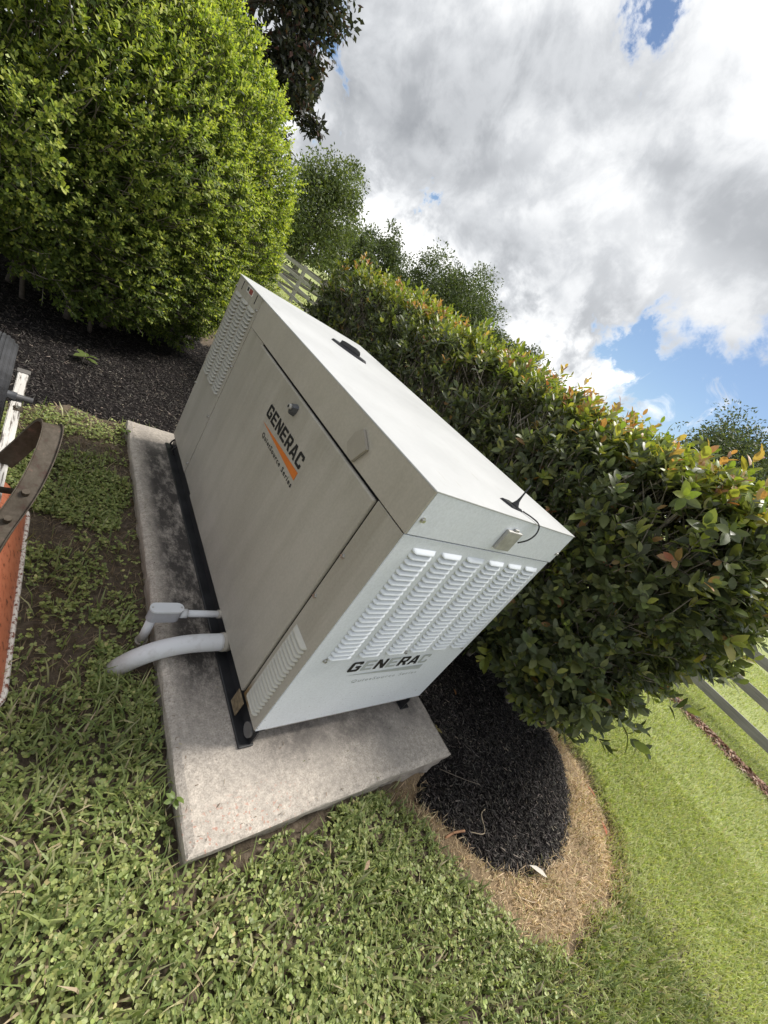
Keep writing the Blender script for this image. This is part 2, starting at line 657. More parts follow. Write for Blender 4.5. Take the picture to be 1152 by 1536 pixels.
MT['fence_backlit'] = M_.m

# concrete with lichen staining on the strip beside the enclosure
M_ = Mat('weathered_concrete').set(Roughness=0.88)
ag = M_.noise(170, 4, 0.7)
base = M_.ramp(ag, (0.32, (0.33, 0.29, 0.245)), (0.55, (0.50, 0.445, 0.385)), (0.74, (0.64, 0.58, 0.51)))
mot = M_.noise(48, 5, 0.7)
base = M_.mix(0.55, base, M_.mix(1.0, base, M_.ramp(mot, (0.34, 0.45), (0.66, 1.35)), 'MULTIPLY'))
pit = M_.noise(120, 1, 0.5)
base = M_.mix(M_.math('MULTIPLY', M_.ramp(pit, (0.68, 0.0), (0.72, 1.0)), 0.5), base, (0.12, 0.105, 0.09))
big = M_.noise(4.5, 6, 0.62)
base = M_.mix(M_.math('MULTIPLY', M_.ramp(big, (0.40, 0.0), (0.70, 1.0)), 0.55), base, (0.26, 0.235, 0.21))
X, Y, Z = M_.xyz()
sx = M_.math('MULTIPLY', M_.step(X, -0.205, -0.125), M_.step(X, 0.03, 0.0))
sy = M_.math('MULTIPLY', M_.step(Y, 0.05, 0.36), M_.step(Y, 2.10, 1.75))
ln = M_.noise(9.0, 9, 0.80, M_.coord((1.4, 0.75, 1)))
lich = M_.math('MULTIPLY', M_.math('MULTIPLY', sx, sy), M_.ramp(ln, (0.33, 0.0), (0.53, 1.0)))
base = M_.mix(M_.math('MULTIPLY', lich, 0.92), base, (0.028, 0.024, 0.023))
ey = M_.math('MULTIPLY', M_.step(Y, -0.15, -0.01), M_.step(X, -0.02, 0.15))  # darker close to the enclosure end, contact shade put into the concrete colour
en = M_.noise(6.5, 6, 0.7)
base = M_.mix(M_.math('MULTIPLY', M_.math('MULTIPLY', ey, M_.ramp(en, (0.34, 0.0), (0.60, 1.0))), 0.7), base, (0.075, 0.068, 0.065))
red = M_.noise(85, 1, 0.5)
rc = M_.math('MULTIPLY', M_.step(Y, -0.09, -0.20), M_.step(X, 0.25, 0.0))
base = M_.mix(M_.math('MULTIPLY', M_.math('MULTIPLY', M_.ramp(red, (0.62, 0.0), (0.66, 1.0)), rc), 0.6), base, (0.36, 0.15, 0.10))
edge = M_.step(Z, -0.012, -0.035)
base = M_.mix(M_.math('MULTIPLY', edge, 0.55), base, M_.ramp(M_.noise(1.0, 5, 0.7, M_.coord((8, 8, 90))), (0.35, (0.20, 0.17, 0.14)), (0.65, (0.46, 0.40, 0.34))))
M_.color(base)
M_.bump(ag, 0.45, 0.004)
MT['concrete'] = M_.m

# ground: soil, straw, turf by painted zones
M_ = Mat('ground_soil').set(Roughness=0.95)
z_ = M_.attr('Col')
sepc = M_.n.new('ShaderNodeSeparateColor')
M_.l.new(z_, sepc.inputs[0])
sn = M_.noise(38, 7, 0.7)
soil = M_.ramp(sn, (0.30, (0.05, 0.037, 0.026)), (0.55, (0.12, 0.09, 0.062)), (0.78, (0.23, 0.185, 0.14)))
moss = M_.noise(9, 4, 0.6)
soil = M_.mix(M_.math('MULTIPLY', M_.ramp(moss, (0.55, 0.0), (0.68, 1.0)), 0.55), soil, (0.085, 0.055, 0.015))
straw = M_.ramp(M_.noise(90, 6, 0.75, M_.coord((1, 1, 1))), (0.30, (0.13, 0.085, 0.045)), (0.55, (0.30, 0.215, 0.125)), (0.75, (0.43, 0.33, 0.21)))
tn = M_.noise(55, 7, 0.75)
turf = M_.ramp(tn, (0.28, (0.13, 0.155, 0.045)), (0.52, (0.25, 0.29, 0.09)), (0.76, (0.40, 0.43, 0.17)))
tl = M_.noise(1.3, 4, 0.6, M_.coord((2.4, 0.35, 1)))
turf = M_.mix(M_.math('MULTIPLY', M_.ramp(tl, (0.40, 0.0), (0.68, 1.0)), 0.5), turf, (0.40, 0.43, 0.18))
c_ = M_.mix(sepc.outputs[0], soil, straw)
c_ = M_.mix(sepc.outputs[1], c_, turf)
M_.color(c_)
M_.bump(M_.mix(sepc.outputs[1], sn, tn), 0.8, 0.02)
MT['ground'] = M_.m
M_ = Mat('mulch_base').set(Roughness=0.9)
M_.b.inputs['Specular IOR Level'].default_value = 0.1
f_ = M_.noise(60, 7, 0.75)
M_.color(M_.ramp(f_, (0.3, (0.008, 0.007, 0.007)), (0.6, (0.022, 0.019, 0.019)), (0.8, (0.05, 0.045, 0.044))))
M_.bump(f_, 1.0, 0.02)
MT['mulch'] = M_.m


def col_material(name, rough=0.8, trans=0.0, spec=0.5):
    M = Mat(name).set(Roughness=rough)
    M.b.inputs['Specular IOR Level'].default_value = spec
    c = M.attr()
    M.color(c)
    if trans > 0:
        tr = M.n.new('ShaderNodeBsdfTranslucent')
        M.l.new(M.mix(1.0, c, (1.3, 1.4, 0.6), 'MULTIPLY'), tr.inputs[0])
        mx = M.n.new('ShaderNodeMixShader')
        mx.inputs[0].default_value = trans
        M.l.new(M.b.outputs[0], mx.inputs[1])
        M.l.new(tr.outputs[0], mx.inputs[2])
        M.l.new(mx.outputs[0], M.n['Material Output'].inputs[0])
    return M.m


MT['chips'] = col_material('mulch_chips', 0.7, 0.0, 0.22)
MT['blade'] = col_material('grass_blade', 0.5, 0.25)
MT['straw'] = col_material('straw_blade', 0.8, 0.15)
MT['hedge_leaf'] = leaf_material('hedge_leaf', 0.42, 0.34, 0.42)
MT['bush_leaf'] = leaf_material('bush_leaf', 0.48, 0.42, 0.3)
MT['tree_leaf'] = leaf_material('tree_leaf', 0.55, 0.25, 0.3)
MT['bark'] = plain('bark', (0.085, 0.07, 0.055), 0.9, 0, 0.5, 25)
MT['twig'] = plain('hedge_twig', (0.27, 0.235, 0.195), 0.85, 0, 0.45, 40)
MT['pale_bark'] = plain('pale_bark', (0.30, 0.28, 0.25), 0.9, 0, 0.3, 4)
#PART2

# ------------------------------------------------------------------ the ground and its zones
G0 = -0.09
PAD = (-0.2154, 0.9651, -0.2470, 2.1316)                       # x0 x1 y0 y1, top at z = 0
MULCH = [(1.00, 0.05), (0.97, -0.22), (0.80, -0.34), (0.84, -0.50), (0.93, -0.65), (1.10, -0.75), (1.35, -0.775), (1.60, -0.72), (1.80, -0.63),
         (1.95, -0.46), (2.02, -0.30), (2.10, 0.05), (2.9, 0.25), (2.95, 5.2), (1.3, 5.5), (0.95, 5.0), (0.75, 4.75), (0.9, 6.6), (-4.2, 6.8),
         (-4.2, 2.35), (-1.5, 2.15), (-0.8, 2.05), (-0.5, 2.28), (-0.28, 2.22), (0.3, 2.20), (0.97, 2.18)]
STRAW = [(0.66, -0.27), (0.76, -0.50), (0.85, -0.67), (0.92, -0.84), (1.03, -0.955), (1.22, -0.97), (1.50, -1.01), (1.80, -0.97), (2.04, -0.82),
         (2.17, -0.58), (2.22, -0.30), (2.25, 0.05), (2.4, 0.4), (1.0, 0.4), (0.9, -0.2)]


def wob(x, y, amp, sc=5.0, seed=3):
    return (fbm(np.asarray(x) * sc, np.asarray(y) * sc, seed, 4) - 0.5) * 2 * amp


def mulch_sd(x, y):
    return poly_sd(x, y, MULCH) + wob(x, y, 0.05, 6, 3)


def straw_sd(x, y):
    return poly_sd(x, y, STRAW) + wob(x, y, 0.06, 7, 9)


def pad_sd(x, y):
    x, y = np.asarray(x), np.asarray(y)
    return np.minimum(np.minimum(x - PAD[0], PAD[1] - x), np.minimum(y - PAD[2], PAD[3] - y))


def ground_h(x, y):
    x, y = np.asarray(x, float), np.asarray(y, float)
    near = np.exp(-((x - 0.8) ** 2 + (y - 0.5) ** 2) / 40)
    h = G0 + (fbm(x * 3.1, y * 3.1, 21, 4) - 0.5) * 0.035 * near
    h = h - 0.055 * np.exp(-(((x - 1.0) / 0.35) ** 2 + ((y + 0.42) / 0.22) ** 2))
    h = h + 0.03 * np.exp(-(((x - 1.45) / 0.4) ** 2 + ((y + 0.45) / 0.35) ** 2))
    h = h - 0.035 * sstep(-np.abs(straw_sd(x, y) - 0.02), -0.09, -0.01) * sstep(x, 0.9, 1.3)
    h = h - (0.014 + 0.055 * sstep(x, 0.2, 0.9)) * np.exp(-((y + 0.285) / 0.075) ** 2) * sstep(x, -0.3, -0.1) * sstep(-x, -1.15, -0.95)
    far = np.hypot(x, y)
    h = h + sstep(far, 9, 60) * (fbm(x * 0.03, y * 0.03, 5, 2) - 0.5) * 0.5
    return h


def axis(lo, hi, fine, n):
    a = np.arange(lo, hi, fine)
    g = 1.45 ** np.arange(1, n)
    up = hi + fine * np.cumsum(g) * 1.0
    dn = lo - fine * np.cumsum(g)[::-1]
    return np.concatenate([dn, a, up])


gx, gy = axis(-1.6, 3.6, 0.035, 28), axis(-2.2, 3.6, 0.035, 28)
GX, GY = np.meshgrid(gx, gy, indexing='ij')
GZ = ground_h(GX, GY)
nx, ny = GX.shape
idx = np.arange(nx * ny).reshape(nx, ny)
quads = np.stack([idx[:-1, :-1], idx[1:, :-1], idx[1:, 1:], idx[:-1, 1:]], -1).reshape(-1, 4)
zs = sstep(straw_sd(GX, GY), -0.05, 0.05)
turf_m = sstep(GX + wob(GX, GY, 0.5, 1.2, 33), 1.6, 2.6) * (1 - sstep(straw_sd(GX, GY), -0.08, 0.0))
turf_m = np.maximum(turf_m, sstep(np.hypot(GX, GY - 1), 5.0, 7.0))
strip = sstep(-np.abs(GX - 4.86 + wob(GX, GY, 0.05, 3, 4)), -0.15, -0.09)
turf_m = turf_m * (1 - strip * (GY < 3))
zc = np.stack([zs, turf_m, strip], -1).reshape(-1, 3)
me = npmesh('ground', np.stack([GX, GY, GZ], -1).reshape(-1, 3), [quads], cols=zc, smooth=True)
ground = tag(link('ground', me, MT['ground']), 'grassy ground of soil and turf reaching the horizon', 'ground', kind='structure')

# mulch bed: a low sheet over the soil, fading under it at the rim
mx, my = np.meshgrid(np.arange(-4.3, 3.05, 0.05), np.arange(-0.95, 6.9, 0.05), indexing='ij')
sdm = mulch_sd(mx, my)
mz = ground_h(mx, my) + np.clip(sdm * 0.30, -0.02, 0.016) + (fbm(mx * 9, my * 9, 40, 3) - 0.5) * 0.016 * (sdm > 0.02)
keep = sdm > -0.06
inpad = pad_sd(mx, my) > 0.06
ok = keep & ~inpad
ii = np.arange(mx.size).reshape(mx.shape)
qd = np.stack([ii[:-1, :-1], ii[1:, :-1], ii[1:, 1:], ii[:-1, 1:]], -1)
mk = ok[:-1, :-1] & ok[1:, :-1] & ok[1:, 1:] & ok[:-1, 1:]
me = npmesh('mulch_bed', np.stack([mx, my, mz], -1).reshape(-1, 3), [qd[mk]], smooth=True)
tag(link('mulch_bed', me, MT['mulch']), 'dark mulch bed round the hedge and under the big bush', 'mulch', kind='structure')


def mulch_h(x, y):
    return ground_h(x, y) + np.clip(mulch_sd(x, y) * 0.30, -0.02, 0.016)


# ------------------------------------------------------------------ concrete pad
def pad_mesh():
    bm = bmesh.new()
    xs = np.linspace(PAD[0], PAD[1], 62)
    ys = np.linspace(PAD[2], PAD[3], 122)
    zl = [0.0, -0.014, -0.04, -0.07, -0.10, -0.14, -0.20]
    # top sheet
    top = {}
    for i, x in enumerate(xs):
        for j, y in enumerate(ys):
            d = min(x - PAD[0], PAD[1] - x, y - PAD[2], PAD[3] - y)
            zt = 0.0015 * (float(vnoise(x * 9, y * 9, 2)) - 0.5)
            if d < 0.012:
                zt -= 0.006 + 0.006 * float(vnoise(x * 22, y * 22, 8))
            top[i, j] = bm.verts.new((x, y, zt))
    for i in range(len(xs) - 1):
        for j in range(len(ys) - 1):
            bm.faces.new((top[i, j], top[i + 1, j], top[i + 1, j + 1], top[i, j + 1]))
    ring = [(i, 0) for i in range(len(xs))] + [(len(xs) - 1, j) for j in range(1, len(ys))] + \
           [(i, len(ys) - 1) for i in range(len(xs) - 2, -1, -1)] + [(0, j) for j in range(len(ys) - 2, 0, -1)]
    cx, cy = (PAD[0] + PAD[1]) / 2, (PAD[2] + PAD[3]) / 2
    prev = [top[k] for k in ring]
    for lv, z in enumerate(zl[1:], 1):
        cur = []
        for k in ring:
            v = top[k].co
            out = Vector((0, 0, 0))
            if k[0] == 0: out.x -= 1
            if k[0] == len(xs) - 1: out.x += 1
            if k[1] == 0: out.y -= 1
            if k[1] == len(ys) - 1: out.y += 1
            s = v.x * 13 + v.y * 17
            a = 0.004 + 0.007 * (float(vnoise(s, z * 60, 5)) - 0.5)
            if lv >= 3:                                  # form board line, rougher and set back below
                a -= 0.004 + 0.012 * float(vnoise(s * 2, z * 40, 6))
            if lv >= 4 and v.x > 0.62:
                a += 0.022 * float(vnoise(s * 1.6, z * 30, 7)) - 0.012
            cur.append(bm.verts.new((v.x + out.x * a, v.y + out.y * a, z)))
        n = len(ring)
        for q in range(n):
            bm.faces.new((prev[q], cur[q], cur[(q + 1) % n], prev[(q + 1) % n]))
        prev = cur
    return bm_mesh(bm, 'concrete_pad', False)


tag(link('concrete_pad', pad_mesh(), MT['concrete']), 'weathered concrete slab under the generator with black lichen stains', 'concrete slab')

# ------------------------------------------------------------------ the generator
L_, W_, ZB, ZT, ZS = 1.937, 0.85, 0.09, 1.124, 0.984
YC = 1.46                                                     # seam between the far section and the roof skirt
gen = thing('standby_generator', 'beige and white standby generator enclosure with louvred panels on the concrete slab', 'generator', (W_ / 2, L_ / 2, 0.0))
box('core', 0.012, W_ - 0.012, 0.012, L_ - 0.012, ZB + 0.004, ZT - 0.012, MT['dark'], gen, 0)
# long side facing the bush bed
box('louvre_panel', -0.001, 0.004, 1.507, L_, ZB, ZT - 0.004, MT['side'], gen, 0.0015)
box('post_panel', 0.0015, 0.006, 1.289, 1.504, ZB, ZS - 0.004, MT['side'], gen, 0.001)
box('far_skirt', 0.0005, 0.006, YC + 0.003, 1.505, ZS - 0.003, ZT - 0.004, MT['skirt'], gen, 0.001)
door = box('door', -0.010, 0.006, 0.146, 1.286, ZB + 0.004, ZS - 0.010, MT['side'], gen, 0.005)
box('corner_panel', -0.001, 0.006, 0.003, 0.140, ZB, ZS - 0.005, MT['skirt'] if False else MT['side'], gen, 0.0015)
# roof with its folded skirt
box('roof_skirt', -0.004, 0.004, -0.003, YC, ZS, ZT - 0.003, MT['skirt'], gen, 0.001)
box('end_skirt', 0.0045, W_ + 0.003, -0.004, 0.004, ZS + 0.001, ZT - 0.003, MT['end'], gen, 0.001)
bm = bmesh.new()
add_box(bm, -0.005, W_ + 0.005, -0.005, L_ + 0.002, ZT - 0.006, ZT, 0.0022, 3)
link('roof', bm_mesh(bm, 'roof'), MT['roof'], gen)
# end panel, back and far end
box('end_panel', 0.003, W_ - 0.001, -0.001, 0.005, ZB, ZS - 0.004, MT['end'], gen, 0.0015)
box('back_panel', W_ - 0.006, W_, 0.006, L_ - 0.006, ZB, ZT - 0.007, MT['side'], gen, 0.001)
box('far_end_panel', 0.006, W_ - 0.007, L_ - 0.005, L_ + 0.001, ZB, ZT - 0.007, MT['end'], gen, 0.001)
box('end_lip', 0.010, W_ - 0.004, 0.004, 0.030, ZB - 0.016, ZB + 0.001, MT['galv'], gen, 0.001)


def slat_mesh(name, w, h, depth, mats):
    """Pressed louvre: flush at the top, bulging to an open lower lip, rounded ends. Faces -Y, width along X, origin at the lower centre."""
    prof = [(0.0, h), (0.45, h * 0.72), (0.85, h * 0.36), (1.0, h * 0.10), (0.97, 0.0)]
    nxs = [-0.5, -0.47, -0.42, -0.34, -0.15, 0.15, 0.34, 0.42, 0.47, 0.5]
    V, F, MI = [], [], []
    for u in nxs:
        e = 1 - min(1, max(0, (abs(u) - 0.34) / 0.16)) ** 2.2
        for d, z in prof:
            V.append((u * w, -d * depth * e - 0.0004, z + (1 - e) * h * 0.45 * (1 - z / h)))
        V.append((u * w, 0.0004, 0.001 + (1 - e) * h * 0.45))
    k = len(prof) + 1
    for i in range(len(nxs) - 1):
        for j in range(k - 1):
            a = i * k + j
            F.append((a, a + 1, a + k + 1, a + k))
            MI.append(1 if j == k - 2 else 0)
    me = bpy.data.meshes.new(name)
    me.from_pydata(V, [], F)
    for p, mi in zip(me.polygons, MI):
        p.material_index = mi
        p.use_smooth = mi == 0
    me.update()
    for mm in mats:
        me.materials.append(mm)
    return me


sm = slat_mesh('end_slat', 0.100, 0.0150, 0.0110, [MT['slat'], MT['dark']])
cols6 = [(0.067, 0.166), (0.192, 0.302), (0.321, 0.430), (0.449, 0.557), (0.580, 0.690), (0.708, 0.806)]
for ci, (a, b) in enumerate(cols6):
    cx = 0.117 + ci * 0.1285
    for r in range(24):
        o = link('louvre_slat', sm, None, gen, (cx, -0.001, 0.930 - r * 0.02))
rotm = math.radians(-90)
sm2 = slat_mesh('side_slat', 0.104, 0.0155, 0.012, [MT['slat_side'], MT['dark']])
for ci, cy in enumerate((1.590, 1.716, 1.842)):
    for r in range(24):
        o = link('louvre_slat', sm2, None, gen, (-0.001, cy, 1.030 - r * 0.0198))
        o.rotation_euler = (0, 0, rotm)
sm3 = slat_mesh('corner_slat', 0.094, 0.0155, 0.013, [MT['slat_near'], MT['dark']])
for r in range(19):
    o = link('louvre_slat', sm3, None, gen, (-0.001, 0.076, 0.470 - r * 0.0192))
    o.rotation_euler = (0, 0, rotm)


def bolt_mesh():
    bm = bmesh.new()
    bmesh.ops.create_cone(bm, cap_ends=True, segments=14, radius1=0.0085, radius2=0.0085, depth=0.0022, matrix=Matrix.Translation((0, 0, 0.0011)))
    bmesh.ops.create_cone(bm, cap_ends=True, segments=6, radius1=0.0062, radius2=0.0056, depth=0.006, matrix=Matrix.Translation((0, 0, 0.0052)))
    return bm_mesh(bm, 'bolt')


BOLT = bolt_mesh()
BOLT.materials.append(MT['steel'])


def bolt_side(y, z, x=-0.001, par=None):
    o = link('bolt', BOLT, None, par or gen, (x, y, z))
    o.rotation_euler = (0, math.radians(-90), 0)


def bolt_end(x, z, y=-0.004):
    o = link('bolt', BOLT, None, gen, (x, y, z))
    o.rotation_euler = (math.radians(90), 0, 0)


for y, z in ((0.128, 0.779), (0.128, 0.610), (1.520, 1.056), (1.520, 0.757), (1.520, 0.457), (1.520, 0.149), (1.925, 1.062), (1.925, 0.765), (1.925, 0.465)):
    bolt_side(y, z)
bolt_end(0.020, 1.036)
bolt_end(0.838, 1.032)
bolt_end(0.066, 0.462, -0.001)
bolt_end(0.436, 0.466, -0.001)
bolt_end(0.806, 0.460, -0.001)
# slots cut in the far top corner, sticker
for y in (1.840, 1.588):
    box('slot', -0.0022, 0.0005, y - 0.004, y + 0.004, 1.068, 1.112, MT['dark'], gen, 0)
st = box('warning_sticker', -0.0020, 0.0, 1.652, 1.762, 1.082, 1.114, MT['stick_w'], gen, 0)
box('sticker_print', -0.0030, -0.0021, 1.662, 1.715, 1.086, 1.110, MT['stick_r'], st, 0)
box('sticker_print', -0.0030, -0.0021, 1.728, 1.752, 1.088, 1.108, MT['ink'], st, 0)

# door lock: a drooping dark tab with a round barrel
lk = Vector((-0.010, 0.742, 0.930))
bm = bmesh.new()
prof = [(-0.018, 0.012), (-0.010, 0.020), (0.006, 0.021), (0.016, 0.013), (0.017, -0.004), (0.006, -0.024), (-0.006, -0.026), (-0.016, -0.008)]
f0 = [bm.verts.new((lk.x + 0.001, lk.y + a, lk.z + b)) for a, b in prof]
f1 = [bm.verts.new((lk.x - 0.022, lk.y + a * 0.8, lk.z + b * 0.8)) for a, b in prof]
bm.faces.new(f1)
for k in range(8):
    bm.faces.new((f0[k], f0[(k + 1) % 8], f1[(k + 1) % 8], f1[k]))
lock = link('door_lock', bm_mesh(bm, 'door_lock'), plain('lock_zinc', (0.12, 0.125, 0.14), 0.4, 0.5), gen)
tube('lock_barrel', [lk + Vector((-0.021, 0, 0.004)), lk + Vector((-0.033, 0, 0.004))], [0.011, 0.010], MT['galv'], lock, 14)
tube('keyway', [lk + Vector((-0.033, 0, 0.004)), lk + Vector((-0.0345, 0, 0.004))], 0.0055, MT['dark'], lock, 10)

# loose square tab on the skirt
bm = bmesh.new()
pl = [(0.342, 1.087), (0.281, 1.053), (0.312, 0.990), (0.350, 1.000), (0.374, 1.020), (0.366, 1.062)]
a0 = [bm.verts.new((-0.0065, y, z)) for y, z in pl]
a1 = [bm.verts.new((-0.0165, y, z)) for y, z in pl]
bm.faces.new(a1)
bm.faces.new(a0[::-1])
for k in range(len(pl)):
    bm.faces.new((a0[k], a0[(k + 1) % len(pl)], a1[(k + 1) % len(pl)], a1[k]))
link('cover_tab', bm_mesh(bm, 'cover_tab'), plain('tab_paint', (0.34, 0.31, 0.265), 0.5, 0, 0.05), gen)

# hinge plate below the door corner
box('hinge_plate', -0.016, -0.011, 0.100, 0.158, 0.022, 0.094, MT['hinge'], gen, 0.001)
# grey module on the end skirt
mod = box('control_module', 0.394, 0.480, -0.017, -0.005, 1.002, 1.078, MT['galv'], gen, 0.003)
box('module_lug', 0.430, 0.452, -0.014, -0.006, 1.078, 1.086, MT['galv'], mod, 0.001)

# base frame: two long channels and cross members
for name, x0, s in (('base_rail', -0.022, 1), ('base_rail', W_ - 0.010, -1)):
    bm = bmesh.new()
    xa, xb = sorted((x0, x0 + s * 0.055))
    add_box(bm, xa, xb, -0.008, L_ + 0.010, 0.001, 0.011, 0.003)
    wa, wb = sorted((x0 + s * 0.040, x0 + s * 0.048))
    add_box(bm, wa, wb, -0.004, L_ + 0.004, 0.011, ZB - 0.018, 0)
    ta, tb = sorted((x0 + s * 0.030, x0 + s * 0.070))
    add_box(bm, ta, tb, 0.004, L_ - 0.004, ZB - 0.018, ZB - 0.001, 0.001)
    rail = link(name, bm_mesh(bm, name), MT['black'], gen)
    if s == 1:
        tube('rail_plug', [(0.018, 0.034, 0.040), (0.006, 0.034, 0.040)], 0.026, plain('grey_plug', (0.13, 0.125, 0.12), 0.7), rail, 20)
        for yy in (1.80, 1.885):
            tube('rail_hook', smooth_path([(0.01, yy, 0.085), (-0.004, yy + 0.006, 0.06), (-0.006, yy + 0.012, 0.035), (0.008, yy + 0.006, 0.015)], 4), 0.005, MT['black'], rail, 8)
box('cross_member', 0.060, W_ - 0.085, 0.10, 0.16, 0.012, ZB - 0.02, MT['black'], gen, 0.002)
box('cross_member', 0.060, W_ - 0.085, L_ - 0.16, L_ - 0.10, 0.012, ZB - 0.02, MT['black'], gen, 0.002)
box('belly_pan', 0.062, W_ - 0.075, 0.170, L_ - 0.17, 0.030, ZB - 0.006, MT['dark'], gen, 0)

# black lifting bracket on the roof: oval plate and a low ribbed grip
bm = bmesh.new()
n = 28
cxy = Vector((0.452, 1.375))
dirv = (Vector((0.517, 1.306)) - Vector((0.383, 1.406))).normalized()
dirv = Vector((0.62, -0.78)).normalized()
nv = Vector((-dirv.y, dirv.x))
HL, HW = 0.115, 0.040
r0, r1 = [], []
for k in range(n):
    t = 2 * math.pi * k / n
    p = cxy + dirv * HL * math.cos(t) + nv * HW * math.sin(t)
    r0.append(bm.verts.new((p.x, p.y, ZT)))
    p2 = cxy + dirv * (HL - 0.008) * math.cos(t) + nv * (HW - 0.008) * math.sin(t)
    r1.append(bm.verts.new((p2.x, p2.y, ZT + 0.010)))
bm.faces.new(r1)
for k in range(n):
    bm.faces.new((r0[k], r0[(k + 1) % n], r1[(k + 1) % n], r1[k]))
plate = link('roof_fitting', bm_mesh(bm, 'roof_fitting'), MT['plastic'], gen)
bm = bmesh.new()
sec = [(-0.060, 0.0), (-0.056, 0.020), (-0.040, 0.023), (0.030, 0.026), (0.052, 0.021), (0.058, 0.012), (0.062, 0.0)]
for s in (-1, 1):
    pass
fa = [bm.verts.new((*(cxy + dirv * a + nv * (-0.013)), ZT + 0.009 + b)) for a, b in sec]
fb = [bm.verts.new((*(cxy + dirv * a + nv * 0.013), ZT + 0.009 + b)) for a, b in sec]
bm.faces.new(fa)
bm.faces.new(fb[::-1])
for k in range(len(sec) - 1):
    bm.faces.new((fa[k], fb[k], fb[k + 1], fa[k + 1]))
link('fitting_grip', bm_mesh(bm, 'fitting_grip'), MT['plastic'], plate)

# ------------------------------------------------------------------ lettering
LET = {
    'G': ([[(1, .70), (1, .86), (.90, 1), (.12, 1), (0, .86), (0, .14), (.12, 0), (.90, 0), (1, .14), (1, .56), (.52, .56), (.52, .38), (.72, .38), (.72, .20), (.30, .20), (.30, .80), (.72, .80), (.72, .70)]]),
    'E': ([[(0, 0), (1, 0), (1, .20), (.30, .20), (.30, .41), (.92, .41), (.92, .59), (.30, .59), (.30, .80), (1, .80), (1, 1), (0, 1)]]),
    'N': ([[(0, 0), (.27, 0), (.27, .60), (.72, 0), (1, 0), (1, 1), (.73, 1), (.73, .42), (.28, 1), (0, 1)]]),
    'R': ([[(0, 0), (.30, 0), (.30, .34), (.48, .34), (.70, 0), (1.04, 0), (.78, .37), (.93, .42), (1, .54), (1, .86), (.88, 1), (0, 1)], [(.30, .54), (.30, .81), (.70, .81), (.70, .54)]]),
    'A': ([[(-.04, 0), (.25, 0), (.31, .18), (.69, .18), (.75, 0), (1.04, 0), (.68, 1), (.32, 1)], [(.37, .37), (.50, .76), (.63, .37)]]),
    'C': ([[(1, .66), (1, .86), (.90, 1), (.12, 1), (0, .86), (0, .14), (.12, 0), (.90, 0), (1, .14), (1, .34), (.72, .34), (.72, .20), (.30, .20), (.30, .80), (.72, .80), (.72, .66)]]),
}


def flat_mesh(name, loops, place):
    """Filled outline (holes allowed) put on a plane by place(u, v)."""
    cu = bpy.data.curves.new(name, 'CURVE')
    cu.dimensions = '2D'
    cu.fill_mode = 'BOTH'
    for lp in loops:
        sp = cu.splines.new('POLY')
        sp.points.add(len(lp) - 1)
        for p, (u, v) in zip(sp.points, lp):
            p.co = (u, v, 0, 1)
        sp.use_cyclic_u = True
    return curve_to(name, cu, place)


def curve_to(name, cu, place):
    ob = bpy.data.objects.new(name, cu)
    COL.objects.link(ob)
    dg = bpy.context.evaluated_depsgraph_get()
    me = bpy.data.meshes.new_from_object(ob.evaluated_get(dg))
    bpy.data.objects.remove(ob)
    for v in me.vertices:
        v.co = place(v.co.x, v.co.y)
    me.materials.clear()
    me.name = name
    return me


def on_side(u, v):
    return Vector((-0.0112, 0.932 - u, 0.790 + v))


def on_end(u, v):
    return Vector((0.205 + u, -0.0022, 0.372 + v))


def word(word_, place, width, h, inks, parent):
    step = width / len(word_)
    for i, ch in enumerate(word_):
        loops = [[(i * step + u * step * 0.84, v * h) for u, v in lp] for lp in LET[ch]]
        link('letter', flat_mesh('letter', loops, place), inks[i], parent)


word('GENERAC', lambda u, v: on_side(u, v + 0.0115), 0.412, 0.053, [MT['ink']] * 7, door)
link('logo_swoosh', flat_mesh('logo_swoosh', [[(0.0, -0.017), (0.408, 0.003), (0.408, -0.030)]], on_side), MT['orange'], door)
endp = [o for o in gen.children if o.name.startswith('end_panel')][0]
word('GENERAC', lambda u, v: on_end(u, v + 0.006), 0.435, 0.055,
     [MT['ink'], MT['ink_grey'], MT['ink'], MT['ink_grey'], MT['ink'], MT['ink'], MT['ink_grey']], endp)
link('logo_swoosh', flat_mesh('logo_swoosh', [[(0.006, -0.014), (0.424, -0.006), (0.424, -0.036)]], on_end), MT['ink_grey'], endp)


def small_text(txt, size, place, mat, parent, width, bold=0.0):
    cu = bpy.data.curves.new('text', 'FONT')
    cu.body = txt
    cu.size = size
    cu.space_character = 1.32
    cu.offset = bold
    cu.resolution_u = 2
    me = curve_to('fine_lettering', cu, lambda u, v: Vector((u, v, 0)))
    xs_ = [v.co.x for v in me.vertices]
    k = width / (max(xs_) - min(xs_))
    x0 = min(xs_)
    for v in me.vertices:
        v.co = place((v.co.x - x0) * k, v.co.y)
    link('fine_lettering', me, mat, parent)


small_text('QuietSource Series', 0.027, lambda u, v: on_side(0.050 + u, -0.060 + v), MT['ink'], door, 0.362, 0.0006)
small_text('QuietSource Series', 0.025, lambda u, v: on_end(0.068 + u, -0.066 + v), MT['ink_fade'], endp, 0.358, 0.0)

